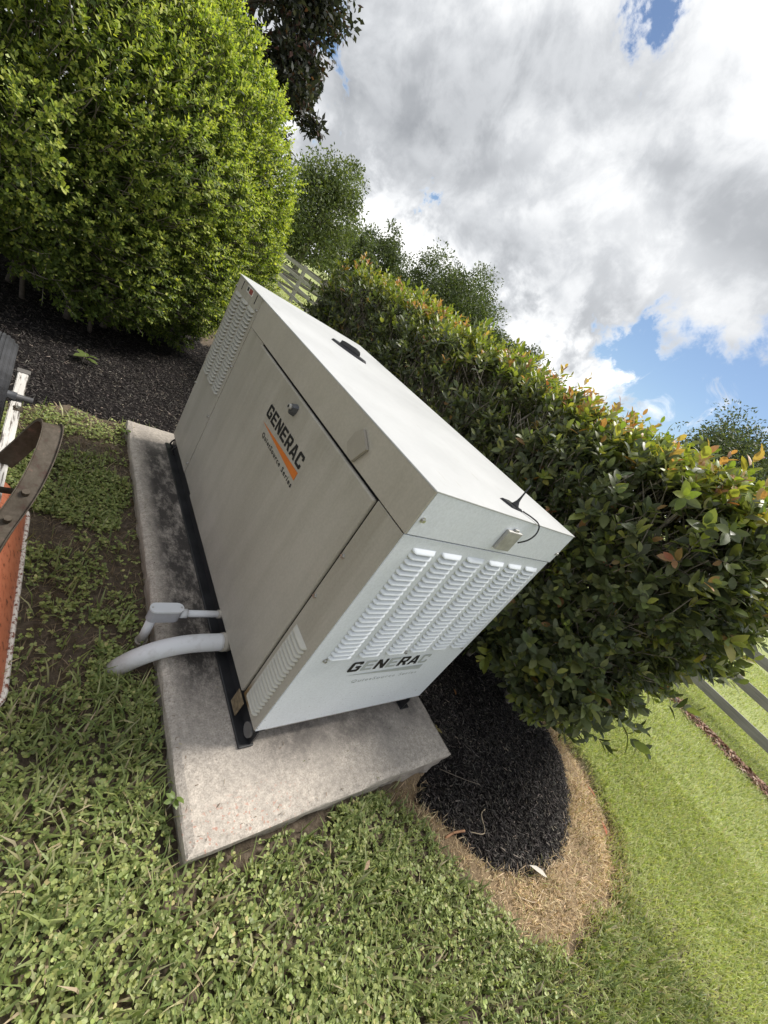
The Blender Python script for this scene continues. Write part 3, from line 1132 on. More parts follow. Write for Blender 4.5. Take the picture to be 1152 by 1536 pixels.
# ------------------------------------------------------------------ antenna with its lead
an = thing('magnetic_antenna', 'small black whip antenna standing on the white generator roof', 'antenna', (0.456, 0.073, ZT))
A0 = Vector((0.456, 0.073, ZT))
bm = bmesh.new()
dv = (Vector((0.495, 0.049)) - Vector((0.417, 0.097))).normalized()
pv = Vector((-dv.y, dv.x))
tri = [dv * 0.050, dv * -0.006 + pv * 0.026, dv * -0.048, dv * -0.006 - pv * 0.026]
t0 = [bm.verts.new((A0.x + p.x, A0.y + p.y, ZT + 0.0005)) for p in tri]
t1 = [bm.verts.new((A0.x + p.x * 0.85, A0.y + p.y * 0.85, ZT + 0.007)) for p in tri]
bm.faces.new(t1)
for k in range(4):
    bm.faces.new((t0[k], t0[(k + 1) % 4], t1[(k + 1) % 4], t1[k]))
link('base', bm_mesh(bm, 'base'), MT['plastic'], an)
B0 = A0 + Vector((0.010, -0.006, 0))
tube('whip', [B0 + Vector((0, 0, 0.005)), B0 + Vector((0, 0, 0.012)), B0 + Vector((0, 0.001, 0.024)), B0 + Vector((0.001, 0.002, 0.040)), B0 + Vector((0.002, 0.004, 0.088))],
     [0.017, 0.011, 0.0055, 0.0035, 0.0018], MT['plastic'], an, 12)
tube('lead', smooth_path([(0.497, 0.048, ZT + 0.004), (0.517, 0.020, ZT + 0.006), (0.526, -0.012, ZT + 0.003), (0.522, -0.028, ZT - 0.022), (0.505, -0.030, ZT - 0.052), (0.482, -0.020, 1.046)], 6),
     0.0026, MT['plastic'], an, 8)

# ------------------------------------------------------------------ conduits beside the slab
cb = thing('electrical_conduit', 'grey plastic conduit elbow box running from the soil into the generator', 'conduit', (-0.215, 0.545, G0))
bm = bmesh.new()
YB = 0.498


def stadium(bm, x0, x1, yc, r, z0, z1, n=8):
    ring = []
    for k in range(n + 1):
        t = math.pi / 2 + math.pi * k / n
        ring.append((x0 + r + r * math.cos(t), yc + r * math.sin(t)))
    for k in range(n + 1):
        t = -math.pi / 2 + math.pi * k / n
        ring.append((x1 - r + r * math.cos(t), yc + r * math.sin(t)))
    lo = [bm.verts.new((a, b, z0)) for a, b in ring]
    hi = [bm.verts.new((a, b, z1)) for a, b in ring]
    bm.faces.new(hi)
    bm.faces.new(lo[::-1])
    for k in range(len(ring)):
        bm.faces.new((lo[k], lo[(k + 1) % len(ring)], hi[(k + 1) % len(ring)], hi[k]))


stadium(bm, -0.277, -0.163, YB, 0.021, 0.066, 0.118)
link('elbow_box', bm_mesh(bm, 'elbow_box'), MT['pvc_box'], cb)
bm = bmesh.new()
stadium(bm, -0.279, -0.161, YB, 0.023, 0.118, 0.125)
cov = link('box_cover', bm_mesh(bm, 'box_cover'), MT['pvc'], cb)
for xs_ in (-0.270, -0.170):
    tube('cover_screw', [(xs_, YB, 0.124), (xs_, YB, 0.127)], 0.0035, MT['steel'], cov, 8)
tube('horizontal_pipe', [(-0.160, YB, 0.092), (0.010, YB, 0.086)], 0.0135, MT['pvc'], cb, 16)
tube('hub', [(-0.166, YB, 0.092), (-0.140, YB, 0.091)], 0.0175, MT['pvc'], cb, 16)
tube('coupling', [(-0.020, YB, 0.087), (0.004, YB, 0.086)], 0.017, MT['pvc_dirty'], cb, 16)
tube('vertical_pipe', [(-0.254, YB, 0.07), (-0.250, YB + 0.010, -0.14)], 0.0165, MT['pvc_soil'], cb, 16)
tube('ground_collar', [(-0.251, YB + 0.008, -0.066), (-0.2505, YB + 0.009, -0.078)], 0.0225, MT['pvc_dirty'], cb, 16)

dp = thing('curved_pipe', 'thick white curved plastic pipe bending from the soil into the generator base', 'pipe', (-0.36, 0.40, G0))
tube('pipe_bend', smooth_path([(-0.372, 0.402, -0.165), (-0.338, 0.400, -0.088), (-0.285, 0.395, -0.020), (-0.215, 0.388, 0.032), (-0.130, 0.382, 0.060), (-0.018, 0.378, 0.066)], 8),
     0.033, MT['pvc_soil'], dp, 24)
tube('pipe_coupling', [(-0.022, 0.378, 0.066), (0.010, 0.378, 0.066)], 0.036, MT['pvc_dirty'], dp, 24)

# ------------------------------------------------------------------ overturned wheelbarrow
wb = thing('wheelbarrow', 'overturned orange wheelbarrow with white wooden handles and rusty legs', 'wheelbarrow', (-0.90, 1.0, G0))
XC = -0.905
bm = bmesh.new()                                               # tray, mouth down: outer shell with rolled rim line on the grass
yr0, yr1, yb0, yb1 = 0.26, 1.20, 0.44, 1.08
rings = [((-0.628, -1.185), (yr0, yr1), -0.055), ((-0.650, -1.165), (yr0 + 0.03, yr1 - 0.03), 0.00), ((-0.700, -1.110), (yb0 - 0.04, yb1 + 0.03), 0.135),
         ((-0.735, -1.075), (yb0, yb1), 0.165)]
allr = []
for (xa, xb), (ya, yb), z in rings:
    ring = []
    r = 0.07
    for (cxx, cyy, t0_) in ((xa - r, yb - r, 0), (xb + r, yb - r, 90), (xb + r, ya + r, 180), (xa - r, ya + r, 270)):
        for k in range(6):
            t = math.radians(t0_ + 18 * k)
            ring.append(bm.verts.new((cxx + r * math.cos(t), cyy + r * math.sin(t), z)))
    allr.append(ring)
for a, b in zip(allr[:-1], allr[1:]):
    n = len(a)
    for k in range(n):
        bm.faces.new((a[k], a[(k + 1) % n], b[(k + 1) % n], b[k]))
bm.faces.new(allr[-1])
rimpts = [v.co.copy() for v in allr[0]]
tray = link('tray', bm_mesh(bm, 'tray', True), MT['tray'], wb)
vs, q, _ = tube_data(rimpts + [rimpts[0], rimpts[1]], 0.011, 8, False)
me = bpy.data.meshes.new('tray_rim')
me.from_pydata([tuple(v) for v in vs], [], q)
link('tray_rim', me, MT['rim'], tray)


def beam(name, a, b, w, h, mat, parent):
    a, b = Vector(a), Vector(b)
    d = (b - a).normalized()
    s = d.cross(Vector((0, 0, 1))).normalized()
    u = s.cross(d)
    bm = bmesh.new()
    vs = []
    for p in (a, b):
        for i, j in ((-1, -1), (1, -1), (1, 1), (-1, 1)):
            vs.append(bm.verts.new(p + s * i * w / 2 + u * j * h / 2))
    for f in ((0, 1, 2, 3), (7, 6, 5, 4), (0, 4, 5, 1), (1, 5, 6, 2), (2, 6, 7, 3), (3, 7, 4, 0)):
        bm.faces.new([vs[k] for k in f])
    bmesh.ops.recalc_face_normals(bm, faces=bm.faces[:])
    bmesh.ops.bevel(bm, geom=bm.edges[:], offset=0.003, segments=2, affect='EDGES')
    return link(name, bm_mesh(bm, name), mat, parent)


AX = Vector((-0.835, 1.600, 0.235))
for s in (1, -1):
    xe = AX.x + s * 0.100
    h_ = beam('handle', (xe, 1.90, 0.185), (AX.x + s * 0.085, 0.05, 0.195), 0.040, 0.044, MT['wood_white'], wb)
    box('end_cap', xe - 0.026, xe + 0.026, 1.885, 1.925, 0.160, 0.213, plain('cap_steel', (0.16, 0.15, 0.14), 0.6, 0.3), h_, 0.003)
    beam('axle_bracket', (xe + s * 0.006, 1.545, 0.209), (xe + s * 0.008, 1.500, 0.209), 0.036, 0.006, MT['rust'], wb)
    tube('bolt', [(xe + s * 0.006, 1.522, 0.211), (xe + s * 0.006, 1.522, 0.222)], 0.008, MT['steel'], wb, 6, False)
tube('axle', [(AX.x - 0.150, 1.605, 0.226), (AX.x + 0.150, 1.595, 0.226)], 0.013, plain('axle_pipe', (0.11, 0.11, 0.115), 0.5, 0.4), wb, 14)
tube('axle_sleeve', [(AX.x - 0.095, 1.603, 0.226), (AX.x + 0.094, 1.597, 0.226)], 0.018, plain('axle_sleeve', (0.07, 0.075, 0.085), 0.5, 0.3), wb, 14)


def lathe_x(name, prof, c, mat, parent, n=48):
    V, F = [], []
    for k in range(n):
        t = 2 * math.pi * k / n
        for x, r in prof:
            V.append((c.x + x, c.y + r * math.cos(t), c.z + r * math.sin(t)))
    p = len(prof)
    for k in range(n):
        for j in range(p - 1):
            F.append((k * p + j, k * p + j + 1, ((k + 1) % n) * p + j + 1, ((k + 1) % n) * p + j))
    me = bpy.data.meshes.new(name)
    me.from_pydata(V, [], F)
    bm = bmesh.new()
    bm.from_mesh(me)
    bmesh.ops.recalc_face_normals(bm, faces=bm.faces[:])
    bm.to_mesh(me)
    bm.free()
    return link(name, me, mat, parent)


WC = Vector((AX.x, 1.60, 0.240))
wr = [(-0.052, 0.115), (-0.062, 0.150), (-0.060, 0.190)]
for k in range(9):
    x = -0.056 + k * 0.014
    rr = 0.232 - 0.026 * (abs(x) / 0.056) ** 2.4
    wr += [(x - 0.0050, rr), (x + 0.0042, rr), (x + 0.0052, rr - 0.006), (x + 0.0080, rr - 0.006)]
wr += [(0.062, 0.190), (0.062, 0.150), (0.052, 0.115)]
whl = lathe_x('wheel', wr, WC, MT['rubber'], wb)
lathe_x('wheel_rim', [(-0.05, 0.118), (-0.03, 0.100), (-0.02, 0.03), (-0.05, 0.026), (0.05, 0.026), (0.02, 0.03), (0.03, 0.100), (0.05, 0.118)], WC, MT['galv'], whl, 32)


def strap(name, path, parent):
    """Flanged channel strap swept along a path, width along X."""
    P = smooth_path(path, 7)
    V, F = [], []
    for i, p in enumerate(P):
        t = (P[min(i + 1, len(P) - 1)] - P[max(i - 1, 0)]).normalized()
        xw = Vector((1, 0, 0))
        xw = (xw - t * xw.dot(t)).normalized()
        nn = xw.cross(t).normalized()
        for a, b in ((-0.030, 0.010), (-0.027, 0.010), (-0.0255, 0.002), (0.0255, 0.002), (0.027, 0.010), (0.030, 0.010), (0.030, -0.003), (-0.030, -0.003)):
            V.append(tuple(p + xw * a + nn * b))
    for i in range(len(P) - 1):
        for j in range(8):
            F.append((i * 8 + j, i * 8 + (j + 1) % 8, (i + 1) * 8 + (j + 1) % 8, (i + 1) * 8 + j))
    F.append(tuple(range(8)))
    F.append(tuple(range((len(P) - 1) * 8, len(P) * 8))[::-1])
    me = bpy.data.meshes.new(name)
    me.from_pydata(V, [], F)
    bm = bmesh.new()
    bm.from_mesh(me)
    bmesh.ops.recalc_face_normals(bm, faces=bm.faces[:])
    bm.to_mesh(me)
    bm.free()
    return link(name, me, MT['rust'], parent)


for s in (1, -1):
    def LX(x):
        return x if s == 1 else 2 * AX.x - x
    lg = strap('leg', [(LX(-0.745), 0.56, 0.212), (LX(-0.711), 0.721, 0.222), (LX(-0.671), 0.817, 0.300), (LX(-0.649), 0.899, 0.360), (LX(-0.637), 0.977, 0.412), (LX(-0.636), 1.030, 0.440),
                       (LX(-0.646), 1.062, 0.436), (LX(-0.664), 1.078, 0.396), (LX(-0.700), 1.088, 0.300), (LX(-0.738), 1.091, 0.212)], wb)
    for (y, z, x) in ((0.817, 0.302, -0.671), (0.745, 0.243, -0.700)):
        tube('leg_bolt', [(LX(x), y, z - 0.002), (LX(x), y - 0.004, z + 0.012)], 0.011, MT['rust'], lg, 8, False)
tube('cross_rod', [(AX.x - 0.17, 0.90, 0.205 + 0.034), (AX.x + 0.165, 0.90, 0.205 + 0.034)], 0.011, MT['rust'], wb, 10)
#PART3

# ------------------------------------------------------------------ foliage tools
def unit(v):
    return v / np.maximum(np.linalg.norm(v, axis=1, keepdims=True), 1e-9)


def leaf_template(kind='broad', droop=0.10, fold=0.10):
    if kind == 'broad':
        st = [(0.32, 0.235), (0.70, 0.225)]
    elif kind == 'obovate':
        st = [(0.35, 0.20), (0.74, 0.27)]
    elif kind == 'fine':
        st = [(0.20, 0.175), (0.50, 0.250), (0.80, 0.165)]
    else:
        st = [(0.30, 0.16), (0.65, 0.15)]
    V = [(0, 0, 0)]
    for x, w in st:
        z = -droop * x * x
        V += [(x, w, z + fold * w * 2), (x, 0, z), (x, -w, z + fold * w * 2)]
    V.append((1.0, 0, -droop * 1.1))
    m_ = 3 * (len(st) - 1)
    tris = [(0, 2, 1), (0, 3, 2), (m_ + 1, m_ + 2, m_ + 4), (m_ + 2, m_ + 3, m_ + 4)]
    quads = []
    for i_ in range(len(st) - 1):
        a_ = 3 * i_
        quads += [(a_ + 1, a_ + 2, a_ + 5, a_ + 4), (a_ + 2, a_ + 3, a_ + 6, a_ + 5)]
    return np.array(V, float), np.array(tris), np.array(quads)


DIAMOND = (np.array([(0, 0, 0), (0.45, 0.24, 0.05), (1.0, 0, -0.05), (0.45, -0.24, 0.05)]), np.zeros((0, 3), int), np.array([(0, 3, 2, 1)]))
HALF = (np.array([(0, 0, 0), (0.34, 0.22, 0.05), (0.70, 0.215, 0.02), (1.0, 0, -0.10), (0.70, -0.215, 0.02), (0.34, -0.22, 0.05)]), np.zeros((0, 3), int), np.array([(0, 3, 2, 1), (0, 5, 4, 3)]))


def oval_template(cup=0.12):
    V = [(0, 0, 0), (0.35, 0.42, cup), (0.8, 0.36, cup * 0.6), (1.0, 0, 0.02), (0.8, -0.36, cup * 0.6), (0.35, -0.42, cup)]
    return np.array(V, float), np.zeros((0, 3), int), np.array([(0, 3, 2, 1), (0, 5, 4, 3)])


def instance(tpl, pos, ax, nr, size, width=None):
    """Copies of a template: axis ax, normal nr. Returns verts, tris, quads."""
    V, T, Q = tpl
    ax = unit(ax)
    bi = unit(np.cross(nr, ax))
    nr = np.cross(ax, bi)
    w = size if width is None else width
    P = (pos[:, None, :] + ax[:, None, :] * (V[None, :, 0:1] * size[:, None, None]) + bi[:, None, :] * (V[None, :, 1:2] * w[:, None, None])
         + nr[:, None, :] * (V[None, :, 2:3] * size[:, None, None]))
    k = len(V)
    off = (np.arange(len(pos)) * k)[:, None, None]
    t = (T[None] + off).reshape(-1, 3) if len(T) else np.zeros((0, 3), int)
    q = (Q[None] + off).reshape(-1, 4) if len(Q) else np.zeros((0, 4), int)
    return P.reshape(-1, 3), t, q


def foliage_mesh(name, tpl, pos, ax, nr, size, col, width=None):
    V, t, q = instance(tpl, pos, ax, nr, size, width)
    C = np.repeat(col, len(tpl[0]), axis=0)
    return npmesh(name, V, [t, q], cols=C, smooth=True)


def palette(n, stops, jitter=0.18):
    """Random colours: stops = [(weight, rgb), ...]."""
    w = np.array([s[0] for s in stops], float)
    k = rng.choice(len(stops), n, p=w / w.sum())
    c = np.array([s[1] for s in stops])[k]
    return c * (1 + (rng.random((n, 1)) - 0.5) * 2 * jitter) * (1 + (rng.random((n, 3)) - 0.5) * 0.12)


def leaf_objects(parent, tpl, pos, ax, nr, size, col, mat, count=300):
    """The leaves that show largest become objects of their own; returns the mask of the others."""
    x, y, d = px_of(pos)
    vis = (d > 0.1) & (x > 5) & (x < 1147) & (y > 5) & (y < 1531)
    score = np.where(vis, size / np.maximum(d, 0.1), 0)
    order = np.argsort(-score)[:count * 4]
    order = rng.permutation(order)[:count]
    V, T, Q = tpl
    cls = 8
    key = col[order].sum(1)
    rank = np.argsort(np.argsort(key)) * cls // len(order)
    meshes = []
    for c in range(cls):
        cc = col[order][rank == c].mean(0)
        me_ = npmesh('leaf', V, [T, Q], cols=np.tile(cc, (len(V), 1)), smooth=True)
        me_.materials.append(mat)
        meshes.append(me_)
    pw = world_of(parent)
    a_, n_ = unit(ax[order]), nr[order]
    b_ = unit(np.cross(n_, a_))
    n_ = np.cross(a_, b_)
    for i, k in enumerate(order):
        o = bpy.data.objects.new('leaf', meshes[rank[i]])
        COL.objects.link(o)
        o.parent = parent
        s = float(size[k])
        M4 = Matrix(((a_[i][0], b_[i][0], n_[i][0], 0), (a_[i][1], b_[i][1], n_[i][1], 0), (a_[i][2], b_[i][2], n_[i][2], 0), (0, 0, 0, 1)))
        o.matrix_basis = Matrix.Translation(Vector(pos[k]) - pw) @ M4 @ Matrix.Scale(s, 4)
    mask = np.ones(len(pos), bool)
    mask[order] = False
    return mask


def shoots(base, d, nleaf, slen, lsize, spread=0.9):
    """Leaves round shoots: base (n,3), direction d (n,3). Returns pos, axis, normal, size, index of the shoot, station 0..1."""
    n = len(base)
    d = unit(d)
    ref = np.where(np.abs(d[:, 2:3]) < 0.9, np.array([[0, 0, 1.0]]), np.array([[1.0, 0, 0]]))
    u = unit(np.cross(d, ref))
    v = np.cross(d, u)
    ph = rng.random(n) * 6.283
    P, A, Nn, Sz, I, St = [], [], [], [], [], []
    for k in range(nleaf):
        t = (k + 0.5) / nleaf
        th = ph + k * 2.4 + rng.normal(0, 0.25, n)
        side = u * np.cos(th)[:, None] + v * np.sin(th)[:, None]
        p = base + d * (slen * (0.15 + 0.85 * t))[:, None]
        open_ = spread * (1.15 - 0.6 * t) + rng.normal(0, 0.15, n)
        a = unit(d * np.cos(open_)[:, None] + side * np.sin(open_)[:, None] + rng.normal(0, 0.10, (n, 3)))
        nn = unit(d * np.sin(open_)[:, None] - side * np.cos(open_)[:, None] + np.array([0, 0, 0.45]) + rng.normal(0, 0.15, (n, 3)))
        P.append(p)
        A.append(a)
        Nn.append(nn)
        Sz.append(lsize * (0.72 + 0.4 * np.sin(math.pi * min(1, t * 1.1 + 0.1))) * (1 + rng.normal(0, 0.12, n)))
        I.append(np.arange(n))
        St.append(np.full(n, t))
    return [np.concatenate(x) for x in (P, A, Nn, Sz, I, St)]


# ------------------------------------------------------------------ the clipped hedge behind the generator
HX, HY, HZ = (1.32, 2.75), (-0.42, 4.10), (0.15, 1.55)
HR = 0.36


def hedge_sd(P):
    c = np.array([(HX[0] + HX[1]) / 2, (HY[0] + HY[1]) / 2, (HZ[0] + HZ[1]) / 2])
    h = np.array([(HX[1] - HX[0]) / 2, (HY[1] - HY[0]) / 2, (HZ[1] - HZ[0]) / 2]) - HR
    q = np.abs(P - c) - h
    m_ = np.maximum(q, 0)
    ln = np.linalg.norm(m_, axis=1)
    sd_ = ln + np.minimum(q.max(1), 0) - HR
    g = np.where(ln[:, None] > 1e-6, m_ / np.maximum(ln, 1e-6)[:, None], np.eye(3)[q.argmax(1)]) * np.sign(P - c)
    lump = (fbm(P[:, 1] * 2.2 + P[:, 0] * 1.3, P[:, 2] * 2.2 + P[:, 0] * 0.8, 77, 3) - 0.5) * 0.22
    return sd_ - lump * 0.8 - 0.05 * sstep(-P[:, 1], -1.0, 0.0) + 0.34 * sstep(0.68 - P[:, 2], 0, 0.5) * sstep(0.75 - P[:, 1], 0, 0.9) * sstep(P[:, 0], 1.45, 2.05), g


hedge = thing('hedge', 'clipped dark green hedge with red tipped top shoots behind the generator', 'hedge', (2.0, 2.1, G0))
cand = np.stack([rng.uniform(HX[0] - 0.15, HX[1] + 0.15, 90000), rng.uniform(HY[0] - 0.15, HY[1] + 0.15, 90000), rng.uniform(HZ[0] - 0.08, HZ[1] + 0.12, 90000)], 1)
sdv, g = hedge_sd(cand)
depth = -sdv
w = np.exp(-((depth - 0.10) / 0.085) ** 2) + 0.20 * (depth > 0.1) * (depth < 0.5)
bare = (fbm(cand[:, 1] * 1.7, cand[:, 2] * 2.0, 51, 3) > 0.46) & (cand[:, 2] > 0.55) & (cand[:, 2] < 1.42) & (g[:, 0] < -0.5)
w = w * np.where(bare, 0.24, 1.0) * np.where(g[:, 0] > 0.5, 0.35, 1.0)
w = w * np.where((g[:, 2] < -0.4) & (cand[:, 1] > 0.3), 0.5, 1.0)
sel = rng.random(len(cand)) < w * 0.85
hp, hg, hd = cand[sel], g[sel], depth[sel]
ud = unit(hg * 0.75 + np.array([0, 0, 0.75]) * (0.4 + rng.random((len(hp), 1))) + rng.normal(0, 0.38, (len(hp), 3)))
sl = rng.uniform(0.07, 0.17, len(hp))
topz = (hp[:, 2] > 1.45) & (hd < 0.22)
sl = np.where(topz, sl * 1.05, sl)
hP, hA, hN, hS, hI, hT = shoots(hp, ud, 8, sl, rng.uniform(0.036, 0.068, len(hp)) * (1 + 0.18 * sstep(0.9 - hp[:, 1], 0, 0.9)))
n_l = len(hP)
colh = palette(n_l, [(4, (0.078, 0.094, 0.050)), (4, (0.12, 0.143, 0.068)), (2.6, (0.185, 0.21, 0.085)), (0.7, (0.28, 0.29, 0.09)), (0.10, (0.30, 0.17, 0.07))])
young = palette(n_l, [(4, (0.27, 0.30, 0.07)), (3, (0.18, 0.23, 0.055)), (1.0, (0.36, 0.33, 0.085))])
redl = palette(n_l, [(3, (0.44, 0.23, 0.125)), (3, (0.46, 0.31, 0.13)), (1, (0.34, 0.13, 0.08))])
shoot_u = rng.random(len(hp))
patch = fbm(hp[:, 1] * 1.6, hp[:, 0] * 1.6, 12, 3)
ty = (topz & (shoot_u < 0.9)) | (~topz & (shoot_u < 0.055) & (hd < 0.16))
tr_ = topz & (hd < 0.16) & (shoot_u < 0.10 + 0.30 * sstep(patch, 0.42, 0.60)) | (~topz & (shoot_u > 0.993) & (hd < 0.12))
um = ty[hI] & ((hT > 0.30) | (rng.random(n_l) < 0.35))
colh[um] = young[um]
um = tr_[hI] & (hT > 0.45)
colh[um] = redl[um]
TPL_H = leaf_template('broad')
outer = (hd < 0.17)[hI] & (hg[hI][:, 0] < 0.6)
rest = np.ones(n_l, bool)
oi = np.where(outer)[0]
TPL_F = leaf_template('fine', 0.14, 0.12)
mk = leaf_objects(hedge, TPL_F, hP[oi], hA[oi], hN[oi], hS[oi], colh[oi], MT['hedge_leaf'])
rest[oi] = mk
nr_ = rest & outer & (hP[:, 1] < 0.7) & (hg[hI][:, 0] < 0.3)
fr_ = rest & ~nr_
tag(link('near_foliage', foliage_mesh('near_foliage', TPL_F, hP[nr_], hA[nr_], hN[nr_], hS[nr_], colh[nr_]), MT['hedge_leaf'], hedge), kind='stuff')
tag(link('foliage', foliage_mesh('hedge_foliage', HALF, hP[fr_], hA[fr_], hN[fr_], hS[fr_], colh[fr_]), MT['hedge_leaf'], hedge), kind='stuff')
tw = []
for i in range(len(hp)):
    if hg[i][0] < 0.5:
        tw.append(([hp[i] - ud[i] * 0.06, hp[i] + ud[i] * sl[i] * 0.5 + rng.normal(0, 0.004, 3), hp[i] + ud[i] * sl[i]], [0.0028, 0.0022, 0.0012]))
for i in range(1100):                                          # twigs reaching the face from inside
    y, z = rng.uniform(-0.35, 3.9), rng.uniform(0.3, 1.4)
    a = np.array([rng.uniform(1.55, 1.85), y, z - 0.15])
    b = np.array([rng.uniform(1.24, 1.44), y + rng.normal(0, 0.16), z + rng.uniform(0.0, 0.40)])
    tw.append(([a, (a + b) / 2 + rng.normal(0, 0.03, 3), b], [0.0065, 0.0045, 0.0022]))
for i in range(260):                                          # and the near end
    x, z = rng.uniform(1.4, 2.6), rng.uniform(0.25, 1.4)
    a = np.array([x, 0.0, z - 0.1])
    b = np.array([x + rng.normal(0, 0.12), rng.uniform(-0.50, -0.30), z + rng.uniform(-0.05, 0.3)])
    tw.append(([a, (a + b) / 2 + rng.normal(0, 0.03, 3), b], [0.007, 0.005, 0.002]))
for i in range(420):                                          # leggy upright shoots showing on the face
    y, z = rng.uniform(-0.3, 3.8), rng.uniform(0.3, 0.95)
    a = np.array([rng.uniform(1.34, 1.48), y, z])
    h_ = rng.uniform(0.3, 0.6)
    b = a + np.array([rng.uniform(-0.09, 0.02), rng.normal(0, 0.12), h_])
    tw.append(([a, a * 0.66 + b * 0.34 + rng.normal(0, 0.02, 3), a * 0.33 + b * 0.67 + rng.normal(0, 0.02, 3), b], [0.006, 0.005, 0.0038, 0.002]))
tw_end = hedge_sd(np.array([t_[0][-1] for t_ in tw]))[0]
tw_mid = hedge_sd(np.array([t_[0][0] for t_ in tw]))[0]
tw = [t_ for t_, e1, e2 in zip(tw, tw_end, tw_mid) if e1 < 0.06 and e2 < -0.02]
tag(link('twigs', tubes_mesh('hedge_twigs', tw, 3), MT['twig'], hedge), kind='stuff')
for i in range(15):
    y0 = -0.05 + i * 0.27 + rng.normal(0, 0.05)
    x0 = rng.uniform(1.7, 2.15)
    for j in range(2):
        p = [np.array([x0, y0, G0 - 0.03])]
        dx, dy = rng.uniform(-0.5, 0.3), rng.normal(0, 0.3)
        for k in range(1, 7):
            t = k / 6
            p.append(np.array([x0 + dx * t + rng.normal(0, 0.035), y0 + dy * t + rng.normal(0, 0.035), G0 + 1.6 * t]))
        tube('stem', smooth_path([Vector(q) for q in p], 3), list(np.linspace(0.019, 0.006, 19)), MT['twig'], hedge, 7)

# ------------------------------------------------------------------ the big rounded bush
BC, BR = np.array([-0.78, 4.60, 1.10]), np.array([1.64, 1.58, 1.58])
bush = thing('rounded_bush', 'large rounded bright green small leaved bush beside the wheelbarrow and mulch', 'bush', (-0.78, 4.65, G0))
nb = 31000
dirs = unit(rng.normal(0, 1, (nb * 2, 3)))
keepb = (dirs[:, 1] < 0.45) | (rng.random(len(dirs)) < 0.35)
dirs = dirs[keepb][:nb]
az_ = np.arctan2(dirs[:, 0], dirs[:, 1])
lump = (fbm(az_ * 5 + 20, dirs[:, 2] * 5 + 20, 91, 4) - 0.5) * 0.30
rr = 1.0 + lump - np.abs(rng.normal(0, 0.045, len(dirs))) - (rng.random(len(dirs)) < 0.36) * rng.uniform(0.03, 0.24, len(dirs))
bp = BC + dirs * BR * rr[:, None]
okb = bp[:, 2] > -0.06 + 0.30 * fbm(bp[:, 0] * 2.6, bp[:, 1] * 2.6, 61, 3) + 0.26 * sstep(-bp[:, 0], 0.35, 1.2)
bp, dirs, rr, lump = bp[okb], dirs[okb], rr[okb], lump[okb]
bn = unit(dirs / BR)
bd = unit(bn * 0.85 + np.array([0.30, 0, 0.62]) + rng.normal(0, 0.33, (len(bp), 3)))
bl = rng.uniform(0.07, 0.15, len(bp))
dk = unit(rng.normal(0, 1, (5000, 3)))
pk = BC + dk * BR * rng.uniform(0.55, 0.80, (5000, 1))
pk_ok = pk[:, 2] > 0.35
dk, pk = dk[pk_ok], pk[pk_ok]
bp = np.concatenate([bp, pk])
dirs = np.concatenate([dirs, dk])
rr = np.concatenate([rr, np.full(len(pk), 0.7)])
lump = np.concatenate([lump, np.zeros(len(pk))])
bn = unit(dirs / BR)
bd = np.concatenate([bd, unit(dk + rng.normal(0, 0.5, dk.shape))])
bl = np.concatenate([bl, np.full(len(pk), 0.16)])
bP, bA, bN, bS, bI, bT = shoots(bp, bd, 10, bl, np.where(rr < 0.71, 0.065, rng.uniform(0.025, 0.038, len(bp))), 0.95)
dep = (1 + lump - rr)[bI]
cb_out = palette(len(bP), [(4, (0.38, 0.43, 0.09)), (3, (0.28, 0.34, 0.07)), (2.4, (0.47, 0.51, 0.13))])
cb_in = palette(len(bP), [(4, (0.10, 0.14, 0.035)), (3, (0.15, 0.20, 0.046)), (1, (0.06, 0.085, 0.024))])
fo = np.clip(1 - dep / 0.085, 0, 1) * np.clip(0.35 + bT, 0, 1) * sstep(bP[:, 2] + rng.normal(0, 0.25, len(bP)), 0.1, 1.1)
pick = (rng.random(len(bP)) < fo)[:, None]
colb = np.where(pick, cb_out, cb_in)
TPL_B = (np.array([(0, 0, 0), (0.38, 0.20, 0.05), (0.76, 0.25, 0.03), (1.0, 0, -0.10), (0.76, -0.25, 0.03), (0.38, -0.20, 0.05)]), np.zeros((0, 3), int), np.array([(0, 3, 2, 1), (0, 5, 4, 3)]))
oi = np.where((dep < 0.06) & (bA[:, 2] > -0.6))[0]
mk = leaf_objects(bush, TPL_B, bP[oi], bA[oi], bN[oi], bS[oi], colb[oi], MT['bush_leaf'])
rest = np.ones(len(bP), bool)
rest[oi] = mk
inn = rest & ((dep > 0.10) | (bn[bI][:, 1] > 0.25))
out_ = rest & ~inn
inn = inn & (np.arange(len(inn)) % 5 < 3)
bS = np.where(inn, bS * 1.25, bS)
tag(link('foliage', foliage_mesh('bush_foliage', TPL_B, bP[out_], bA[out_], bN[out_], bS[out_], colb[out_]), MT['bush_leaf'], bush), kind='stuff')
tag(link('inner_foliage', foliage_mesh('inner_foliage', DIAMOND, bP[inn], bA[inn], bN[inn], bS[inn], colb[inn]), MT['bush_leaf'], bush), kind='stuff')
tw = []
for i in range(0, len(bp), 5):
    if dirs[i][1] < 0.4:
        tw.append(([bp[i] - bd[i] * 0.12 - bn[i] * 0.05, bp[i], bp[i] + bd[i] * bl[i]], [0.004, 0.003, 0.0012]))
tag(link('twigs', tubes_mesh('bush_twigs', tw, 3), MT['twig'], bush), kind='stuff')
